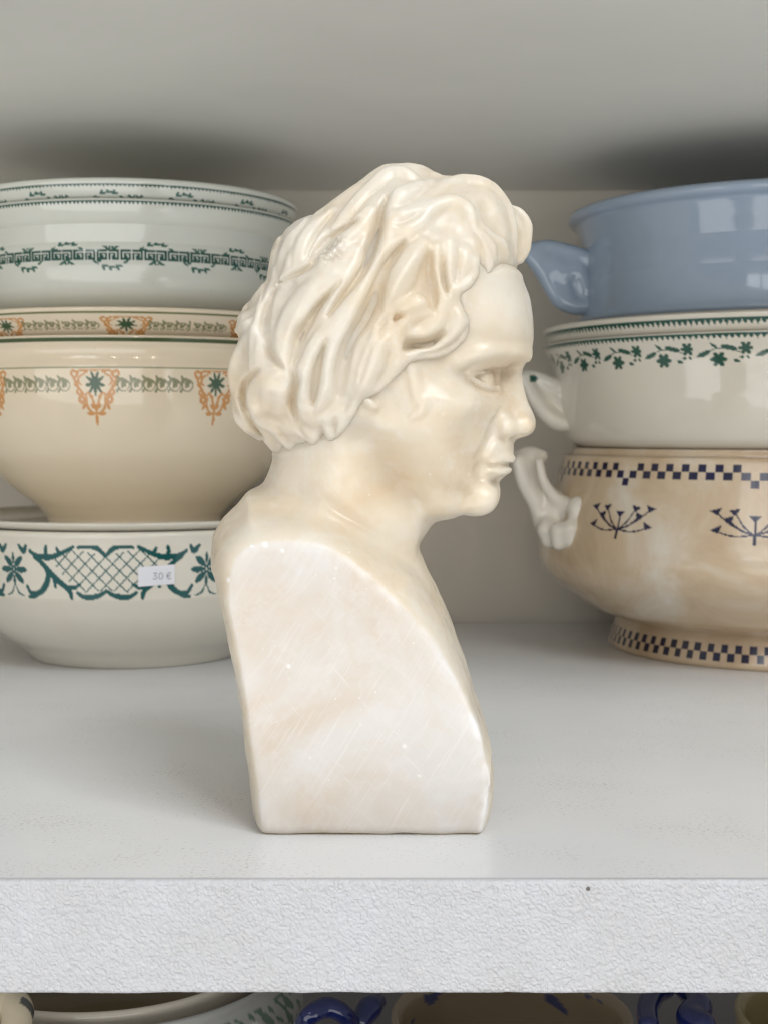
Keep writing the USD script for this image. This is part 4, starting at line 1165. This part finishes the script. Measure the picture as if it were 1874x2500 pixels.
W_GR = (0.70, 0.71, 0.64)
o5 = LS.profile([(672, 288), (655, 302), (630, 318), (600, 328), (575, 331), (550, 332), (530, 331), (508, 327), (496, 327), (486, 332), (472, 342), (455, 349), (440, 353), (431, 354), (426, 352)])
zt5 = o5[-1][1]
bowl('meander_bowl', LS, o5, [o5[-1], (LS.r(348), zt5 - 0.001), (LS.r(338), zt5 - 0.008), (LS.r(310), zt5 - 0.03), (LS.r(200), zt5 - 0.036), (LS.r(20), zt5 - 0.036)], paint_l4, W_GR, fine=0.0040,
     zband=[(LS.z(610, LS.r(328)), LS.z(518, LS.r(328))), (LS.z(446, LS.r(350)), LS.z(426, LS.r(350)))], label='white bowl with green meander and leaf band, second from top of left stack')
sprig5 = shapely.union_all([affinity.translate(affinity.scale(s, 0.9, 0.9, origin=(0, 0)), -10, 20) for s in sprig(-1)] + [affinity.translate(s, 48, 22) for s in tuft])


def paint_l5(col, T, Z, ins):
    band(LS, col, T, Z, ins, 408, 432, 345, 15, 250, sprig5, (0.035, 0.12, 0.09))
    zigzag(LS, col, T, Z, ins, 395, 402, 350, 9.0, GREEN, line=0.4)


o6 = LS.profile([(470, 326), (450, 334), (430, 340), (410, 347), (397, 351), (389, 353), (384, 352), (382, 350)])
zt6 = o6[-1][1]
bowl('meander_bowl', LS, o6, [o6[-1], (LS.r(346), zt6 - 0.001), (LS.r(336), zt6 - 0.008), (LS.r(310), zt6 - 0.02), (LS.r(200), zt6 - 0.026), (LS.r(20), zt6 - 0.026)], paint_l5, W_GR, fine=0.0040,
     zband=[(LS.z(440, LS.r(340)), LS.z(384, LS.r(350)))], label='topmost white bowl of the left stack with green zigzag rim and leaf sprigs')

# ---- right stack, lowest: stained tureen with blue checks
umb = [Polygon([(-10, 490), (10, 490), (3, 665), (-3, 665)]), Polygon([(-38, 380), (38, 380), (4, 420), (-4, 420)]), LineString([(0, 410), (0, 495)]).buffer(6)]
for (tx, ty, sw, an) in [(-215, 362, 32, -18), (-112, 362, 32, -12), (-138, 408, 26, -20), (-206, 472, 34, -28)]:
    tri = affinity.translate(affinity.rotate(Polygon([(-sw * 1.12, -17), (sw * 1.12, -17), (5, 19), (-5, 19)]), an, origin=(0, 0)), tx, ty)
    st2 = stroke([(tx + 8, ty + 12), (tx * 0.55, 0.55 * ty + 0.45 * 500 + 22), (0, 500)], 11.0, 8.0)
    umb += [tri, st2, flip(tri), flip(st2)]
umbel = affinity.affine_transform(shapely.union_all(umb), [0.40, 0, 0, 0.36, 0, -195 * 0.36])


def checks(x, y, wid):
    c = np.floor(x / (wid / 16) + 0.5).astype(int)
    row = np.floor(y / 17.8).astype(int)
    return ((row == 0) & (c % 2 == 0) & (c != 0)) | ((row == 1) & (c % 2 != 0)) | ((row == 2) & (c == 0))


def foot_checks(x, y, wid):
    return ((y < 18) & (x < 0)) | ((y >= 18) & (x >= 0))


def paint_r1(col, T, Z, ins):
    band(RS, col, T, Z, ins, 1004, 1058, 472, 11, 1630, checks, NAVY)
    band(RS, col, T, Z, ins, 1050, 1180, 492, 11, 1632, umbel, NAVY)
    band(RS, col, T, Z, ins, 1402, 1438, 352, 78, 1640, foot_checks, NAVY)
    ring(RS, col, T, Z, ins, 974, 979, 462, (0.30, 0.22, 0.12))


W_ST = (0.76, 0.70, 0.60)
o7 = RS.profile([(1456, 350), (1452, 357), (1444, 358), (1425, 353), (1400, 345), (1378, 337), (1358, 326), (1343, 326, 1), (1332, 338, 1), (1322, 362, 1), (1310, 395, 1), (1290, 425, 1), (1272, 449, 1), (1252, 476, 1), (1235, 494, 1), (1212, 507, 1), (1190, 511, 1),
                 (1160, 508, 1), (1120, 496, 1), (1080, 485, 1), (1040, 474, 1), (1010, 467, 1), (992, 463, 1), (985, 461, 1), (981, 458, 1)])
zt7 = o7[-1][1]
zf7 = RS.z(972, RS.r(425))
b7 = bowl('checked_tureen', RS, o7, [o7[-1], (RS.r(452), zt7 - 0.001), (RS.r(446), zt7 - 0.004), (RS.r(440), zf7 - 0.0006), (RS.r(400), zf7), (RS.r(20), zf7)], paint_r1, W_ST, parts=('foot', 'body'),
          cuts=(RS.z(1343, RS.r(326), True),), fine=0.0042, zband=[(RS.z(1185, RS.r(500)), RS.z(1000, RS.r(470))), (RS.z(1441, RS.r(353)), RS.z(1398, RS.r(353)))], M=M_STAIN,
          label='stained cream footed tureen with navy blue checks and umbel flowers', cat='tureen')


def hp(pts, dy=0.0):
    """crop points of the right stack (photograph pixels) -> 3-D near the side of the stack"""
    return np.array([at_depth(p[0], p[1], RS.yc + dy + (p[2] if len(p) > 2 else 0)) for p in pts])


def c6(p):
    return [(1200 + a[0] / 2.46, 1050 + a[1] / 2.46) + tuple(a[2:]) for a in p]


def c5(p):
    return [(1200 + a[0] / 2.46, 400 + a[1] / 2.46) + tuple(a[2:]) for a in p]


u6 = RS.dist / F_PX / 2.46                      # metres per unit of those crops
handle(b7, [(hp(c6([(225, 185), (238, 270), (285, 370), (360, 460), (430, 540)]), -0.020), [78 * u6, 72 * u6, 80 * u6, 104 * u6, 112 * u6]),
            (hp(c6([(150, 165), (225, 150), (300, 155)]), -0.020), [36 * u6, 42 * u6, 36 * u6]), (hp(c6([(165, 190), (195, 310), (270, 440), (310, 540)]), -0.026), [44 * u6, 46 * u6, 54 * u6, 60 * u6]),
            (hp(c6([(285, 190), (310, 300), (375, 400), (450, 450)]), -0.032), [24 * u6, 28 * u6, 34 * u6, 50 * u6]),
            (hp(c6([(400, 540), (420, 600)]), -0.022), [140 * u6, 120 * u6]), (hp(c6([(520, 460), (520, 540)]), -0.042), [62 * u6, 60 * u6]),
            (hp(c6([(335, 600), (345, 655)]), -0.034), [64 * u6, 50 * u6]), (hp(c6([(405, 610), (405, 675)]), -0.042), [54 * u6, 46 * u6]), (hp(c6([(475, 600), (480, 660)]), -0.046), [54 * u6, 48 * u6])],
       (0.76, 0.71, 0.62), k=0.0036, cuts=[(hp(c6([(365, 520), (372, 600), (372, 690)]), -0.056), [12 * u6, 16 * u6, 16 * u6]), (hp(c6([(440, 520), (442, 600), (445, 690)]), -0.062), [12 * u6, 16 * u6, 16 * u6])])

# ---- the pair of green sprig bowls on it
fl = [leaf(0, 0, 4, 4, 0)] + [affinity.rotate(leaf(10, 0, 8.5, 5, 0), a, origin=(0, 0)) for a in range(0, 360, 60)]
fl2 = [affinity.translate(affinity.scale(s, 0.85, 0.85, origin=(0, 0)), 54, -24) for s in fl]
flow = shapely.union_all(fl + fl2 + [leaf(-30, -12, 17, 5.5, -24), leaf(22, -25, 18, 5.5, 14), leaf(36, 4, 7, 4, 20), leaf(46, -4, 5, 3, 0), leaf(58, -4, 5, 3, 60), stroke([(-42, -6), (-20, -18), (0, -24), (24, -22), (50, -12)], 2.4, 1.6), leaf(-8, -30, 9, 3.4, 40)])
flow = affinity.scale(affinity.translate(flow, -8, 44), 1.12, 1.0, origin=(0, 0))


def paint_r2(col, T, Z, ins):
    zigzag(RS, col, T, Z, ins, 714, 727, 500, 13.5, GREEN, line=0.3)
    band(RS, col, T, Z, ins, 728, 792, 488, 28, 1556, flow, (0.02, 0.085, 0.06))


W_R = (0.70, 0.66, 0.57)
o8 = RS.profile([(972, 428), (960, 445), (940, 458), (905, 470), (860, 478), (820, 481), (780, 484), (755, 488), (738, 494), (724, 500), (714, 504), (710, 503)])
zt8 = o8[-1][1]
b8 = bowl('sprig_bowl', RS, o8, [o8[-1], (RS.r(497), zt8 - 0.001), (RS.r(488), zt8 - 0.006), (RS.r(440), zt8 - 0.03), (RS.r(300), zt8 - 0.036), (RS.r(20), zt8 - 0.036)], paint_r2, W_R, fine=0.0040,
          zband=[(RS.z(796, RS.r(484)), RS.z(710, RS.r(500)))], label='cream lugged bowl with a band of green flower sprigs, on the checked tureen')


def lug_dot(col, V):
    p = hp(c5([(245, 1290)]), -0.014)[0]
    put(col, np.hypot(V[:, 0] - p[0], V[:, 2] - p[2]) < 0.0022, GREEN)


handle(b8, [(hp(c5([(470, 1340), (380, 1330), (290, 1290), (215, 1270), (190, 1300)]), -0.012), [50 * u6, 44 * u6, 40 * u6, 36 * u6, 34 * u6]), (hp(c5([(200, 1290), (255, 1400), (330, 1500), (400, 1550), (480, 1560)]), -0.014), [36 * u6, 46 * u6, 50 * u6, 54 * u6, 50 * u6]),
            (hp(c5([(280, 1330), (330, 1420), (420, 1500)]), -0.010), [46 * u6, 60 * u6, 60 * u6]), (hp(c5([(400, 1370), (440, 1460)]), -0.010), [60 * u6, 64 * u6])], W_R, paint=lug_dot, k=0.003)


def paint_r3(col, T, Z, ins):
    zigzag(RS, col, T, Z, ins, 680, 696, 500, 13.5, GREEN, line=0.3)


o9 = RS.profile([(740, 470), (722, 484), (705, 492), (690, 498), (678, 503), (671, 506), (667, 504)])
zt9 = o9[-1][1]
zf9 = RS.z(668, RS.r(425))
bowl('sprig_bowl', RS, o9, [o9[-1], (RS.r(498), zt9 - 0.001), (RS.r(488), zt9 - 0.004), (RS.r(460), zf9 - 0.0005), (RS.r(420), zf9), (RS.r(20), zf9)], paint_r3, W_R, fine=0.0040,
     zband=[(RS.z(700, RS.r(494)), RS.z(668, RS.r(500)))], label='cream bowl rim with green zigzag, between the blue bowl and its sprig-patterned twin')

# ---- the blue bowl on top
W_BL = (0.32, 0.395, 0.495)
oA = RS.profile([(668, 424), (662, 430), (655, 434), (648, 431), (640, 428), (600, 424), (550, 423), (500, 424), (450, 429), (425, 432), (414, 434), (408, 441), (402, 449), (394, 453), (386, 453), (381, 449), (379, 444)])
ztA = oA[-1][1]
bA = bowl('blue_bowl', RS, oA, [oA[-1], (RS.r(436), ztA - 0.001), (RS.r(425), ztA - 0.005), (RS.r(412), ztA - 0.05), (RS.r(300), zf9 + 0.006), (RS.r(20), zf9 + 0.006)], lambda *a: None, W_BL, parts=('body', 'rim'),
          cuts=(RS.z(414, RS.r(434)),), fine=0.012, label='plain grey blue bowl with rolled rim and lug, top of the right stack')
handle(bA, [(hp(c5([(640, 580), (560, 560), (450, 520), (330, 495), (225, 515)]), -0.012), [60 * u6, 48 * u6, 40 * u6, 40 * u6, 40 * u6]), (hp(c5([(220, 540), (290, 620), (350, 720), (410, 810), (490, 850), (580, 850)]), -0.012), [44 * u6, 50 * u6, 52 * u6, 54 * u6, 54 * u6, 54 * u6]),
            (hp(c5([(290, 560), (370, 640), (450, 790)]), -0.010), [70 * u6, 86 * u6, 66 * u6]), (hp(c5([(380, 560), (440, 650)]), -0.010), [64 * u6, 80 * u6]), (hp(c5([(450, 570), (520, 650), (560, 760)]), -0.010), [56 * u6, 74 * u6, 70 * u6])], W_BL, k=0.003)

# ---- dishes on the shelf below, seen over their rims; most colours darkened for shade
def low_bowl(name, u, v, z, R, base, label, depth=0.06, lip=0.004, cat='bowl', pattern=None, foot=0.55, bulge=1.0, centre=None):
    p = at_height(u * DS, v * DS, z)                # middle of the rim
    xc, yc = centre or (float(p[0]), float(p[1]))
    zb = z - depth
    outer = [(R * foot, zb), (R * (foot + 0.02), zb + 0.006), (R * 0.86 * bulge, zb + depth * 0.35), (R * 0.97 * bulge, zb + depth * 0.7), (R, z - 0.003), (R, z - 0.0008), (R - 0.0012, z)]
    inner = [(R - 0.0012, z), (R - lip, z - 0.0012), (R - lip - 0.002, z - 0.006), (R * 0.84, zb + depth * 0.42), (R * 0.5, zb + 0.008), (0.004, zb + 0.006)]
    root = thing(name, (xc, yc, LOW))
    th = theta_grid(0.012, 0.05)
    c, ci = curve(outer, 0.0012), curve(inner, 0.0008)
    for pn, pr, ins in (('body', np.vstack([c[:len(c)], ci[1:], [[1e-5, ci[-1][1]]]]), None),):
        V, q = lathe(pr, th)
        col = np.broadcast_to(np.asarray(base, float), V.shape).copy()
        inside = np.arange(len(pr))[:, None] >= len(c)
        T = (np.broadcast_to(th[None, :], V.shape[:2]) + math.pi) % (2 * math.pi) - math.pi
        if pattern:
            pattern(col, T, V[..., 2] - z, np.broadcast_to(inside, V.shape[:2]), np.hypot(V[..., 0], V[..., 1]))
        V = V - [0, 0, LOW]
        obj(pn, (V.reshape(-1, 3), q[:, ::-1]), M_GLAZE, root, colors=col.reshape(-1, 3))
    if zb > LOW + 0.003:                        # a stem down to the board
        st = np.array([(R * 0.5, LOW), (R * 0.52, LOW + 0.006), (R * 0.40, LOW + 0.03), (R * 0.36, zb - 0.01), (R * foot, zb - 0.0006), (0.001, zb - 0.0006)])
        V, q = lathe(curve(st, 0.004), theta_grid(0.06))
        V = V - [0, 0, LOW]
        obj('stem', (V.reshape(-1, 3), q[:, ::-1]), M_GLAZE, root, colors=np.broadcast_to(np.asarray(base, float), (len(V.reshape(-1, 3)), 3)))
    tag(P(root), label, cat)
    return root, xc, yc


def scroll_in(col, T, z, ins, r):
    """brown lining, darkened for shade, with a dark green scalloped line under the pale rim"""
    d = r.max() - 0.0026
    rr = np.where(ins, r, 0)
    put(col, ins & (z < -0.0012), (0.22, 0.17, 0.10))
    sc = np.abs(np.sin(T * 60)) * 0.0008
    put(col, ins & (z < -0.0026) & (z > -0.0040 - sc), (0.02, 0.05, 0.03), 0.95)
    put(col, ins & (z < -0.0052) & (z > -0.0110) & (np.sin(T * 42 + np.sin(z * 1500)) + np.sin(z * 1900 + T * 17) > 0.2), (0.10, 0.13, 0.06), 0.8)


def leaf_out(col, T, z, ins, r):
    """brown lining darkened for shade, pale rim, green leaves and rings printed on the outside"""
    put(col, ins & (z < -0.0012), (0.20, 0.15, 0.085))
    x = T * 30
    o = ~ins
    f = (np.sin(x + 1.5 * np.sin(z * 500)) * np.cos(z * 620) + 0.6 * np.sin(x * 2.7 + z * 800)) > 0.15
    zone = np.sin(T * 3.0 - 0.9) > -0.25
    put(col, o & f & zone & (z < -0.006), (0.05, 0.13, 0.085), 0.85)
    q = np.hypot((((T * 5 / math.pi) % 1) - 0.5) * 0.045, z + 0.014)
    put(col, o & (q < 0.0052), (0.62, 0.62, 0.56), 0.9)
    put(col, o & (q < 0.0030), (0.05, 0.13, 0.085), 0.85)


def blue_sprig(col, T, z, ins, r):
    t = (T + 3.0) * 7
    f = (np.sin(t) * np.sin(z * 420 + np.sin(t * 1.7)) > 0.62) & (np.sin(T * 3 + 1.2) > 0.1)
    put(col, f & (z < -0.003), (0.03, 0.05, 0.16), 0.85)


low_bowl('mixing_bowl', 0, 2190, -0.088, 0.0715, (0.40, 0.40, 0.37), 'brown lined bowl with green leaves printed outside, holding the cream rimmed one below the shelf', depth=0.06, lip=0.0022, pattern=leaf_out, bulge=1.10, centre=(-0.108, 0.180))  # outside tone lowered to imitate shade under the shelf
low_bowl('mixing_bowl', 0, 2190, -0.0845, 0.0625, (0.66, 0.60, 0.49), 'cream rimmed bowl with dark green scalloped lining, nested below the shelf at left', depth=0.042, lip=0.0026, pattern=scroll_in, centre=(-0.109, 0.178))
low_bowl('soup_bowl', 1105, 2188, -0.088, 0.0432, (0.30, 0.23, 0.145), 'brown glazed bowl with blue sprigs inside, below the bust on the lower shelf', depth=0.05, lip=0.0026, pattern=blue_sprig)
low_bowl('soup_bowl', 1850, 2190, -0.088, 0.0425, (0.33, 0.27, 0.14), 'yellowish brown bowl at the right end of the lower shelf', depth=0.05, lip=0.0026)

M_BLUE = glaze('cobalt_glaze', 0.08)


def cup(u, v, z, R, label, loops):
    p = at_height(u * DS, v * DS, z)
    root = thing('blue_cup', (float(p[0]), float(p[1]), LOW))
    prof = curve([(R * 0.6, LOW), (R * 0.66, LOW + 0.01), (R, LOW + 0.06), (R * 1.02, z - 0.03), (R * 0.9, z - 0.022), (R * 0.86, z - 0.023), (R * 0.8, z - 0.05), (0.001, z - 0.09)], 0.002)
    V, q = lathe(prof, theta_grid(0.03))
    V = V - [0, 0, LOW]
    col = np.broadcast_to((0.34, 0.33, 0.32), V.shape).copy()  # white body greyed, shade put into its colour
    put(col, (np.sin(th_ := np.arctan2(V[..., 0], -V[..., 1]) * 5) * np.sin(V[..., 2] * 300) > 0.2), (0.015, 0.03, 0.20), 0.9)
    obj('body', (V.reshape(-1, 3), q[:, ::-1]), M_GLAZE, root, colors=col.reshape(-1, 3))
    for pts, rr in loops:
        c = np.array([at_height(a * DS, b * DS, z + dz) for a, b, dz in pts])
        Vh, fh_ = blob([(c, rr)], 0.0008, 0.001)
        colh = np.broadcast_to((0.008, 0.014, 0.075), Vh.shape).copy()
        put(colh, meshkit.noise(Vh * 160.0, 4) > 0.80, (0.30, 0.30, 0.34), 0.8)
        obj('handle', (Vh - [float(p[0]), float(p[1]), LOW], fh_), M_BLUE, root, colors=colh)
    tag(P(root), label, 'cup')


cup(705, 2290, -0.080, 0.022, 'white cup with a cobalt blue loop handle in the middle of the lower shelf', [([(648, 2225, -0.008), (668, 2196, 0), (705, 2177, 0.002), (738, 2188, 0), (760, 2215, -0.006)], [0.003, 0.0036, 0.003])])
cup(800, 2280, -0.084, 0.016, 'small white cup with blue knob left of the brown bowl on the lower shelf', [([(780, 2205, -0.002), (798, 2180, 0), (816, 2166, 0)], [0.0036, 0.0044, 0.003])])
cup(1450, 2290, -0.078, 0.022, 'white cup with two dark blue scrolled handles between the brown bowls', [([(1400, 2215, 0), (1398, 2180, 0), (1412, 2150, 0), (1436, 2136, 0)], [0.0036, 0.004, 0.0036]),
                                                                                                     ([(1468, 2130, 0), (1492, 2150, 0), (1506, 2178, 0), (1490, 2200, 0), (1516, 2215, 0)], [0.0034, 0.0052, 0.0046])])
p_ = at_height(20 * DS, 2225 * DS, -0.074)
root_ = thing('cream_jug', (float(p_[0]) - 0.02, float(p_[1]), LOW))
prof_ = curve([(0.018, LOW), (0.022, LOW + 0.02), (0.028, LOW + 0.12), (0.026, -0.092), (0.024, -0.088), (0.021, -0.09), (0.018, -0.12), (0.001, -0.14)], 0.002)
V_, q_ = lathe(prof_, theta_grid(0.03))
obj('body', ((V_ - [0, 0, LOW]).reshape(-1, 3), q_[:, ::-1]), M_GLAZE, root_, colors=np.broadcast_to((0.72, 0.62, 0.44), (V_.shape[0] * V_.shape[1], 3)))


def jug_marks(col, V):
    put(col, (np.sin(V[:, 1] * 700) > 0.55) & (V[:, 0] > np.quantile(V[:, 0], 0.72)), (0.03, 0.04, 0.05), 0.9)


handle(root_, [(np.array([at_height(a * DS, b * DS, zz_) for a, b, zz_ in [(-30, 2175, -0.074), (20, 2170, -0.074), (38, 2190, -0.075), (30, 2240, -0.080)]]), [0.0055, 0.006, 0.0055, 0.005])], (0.72, 0.62, 0.44), paint=jug_marks)
tag(P(root_), 'cream jug with dark marks on its handle, at the left end of the lower shelf', 'jug')
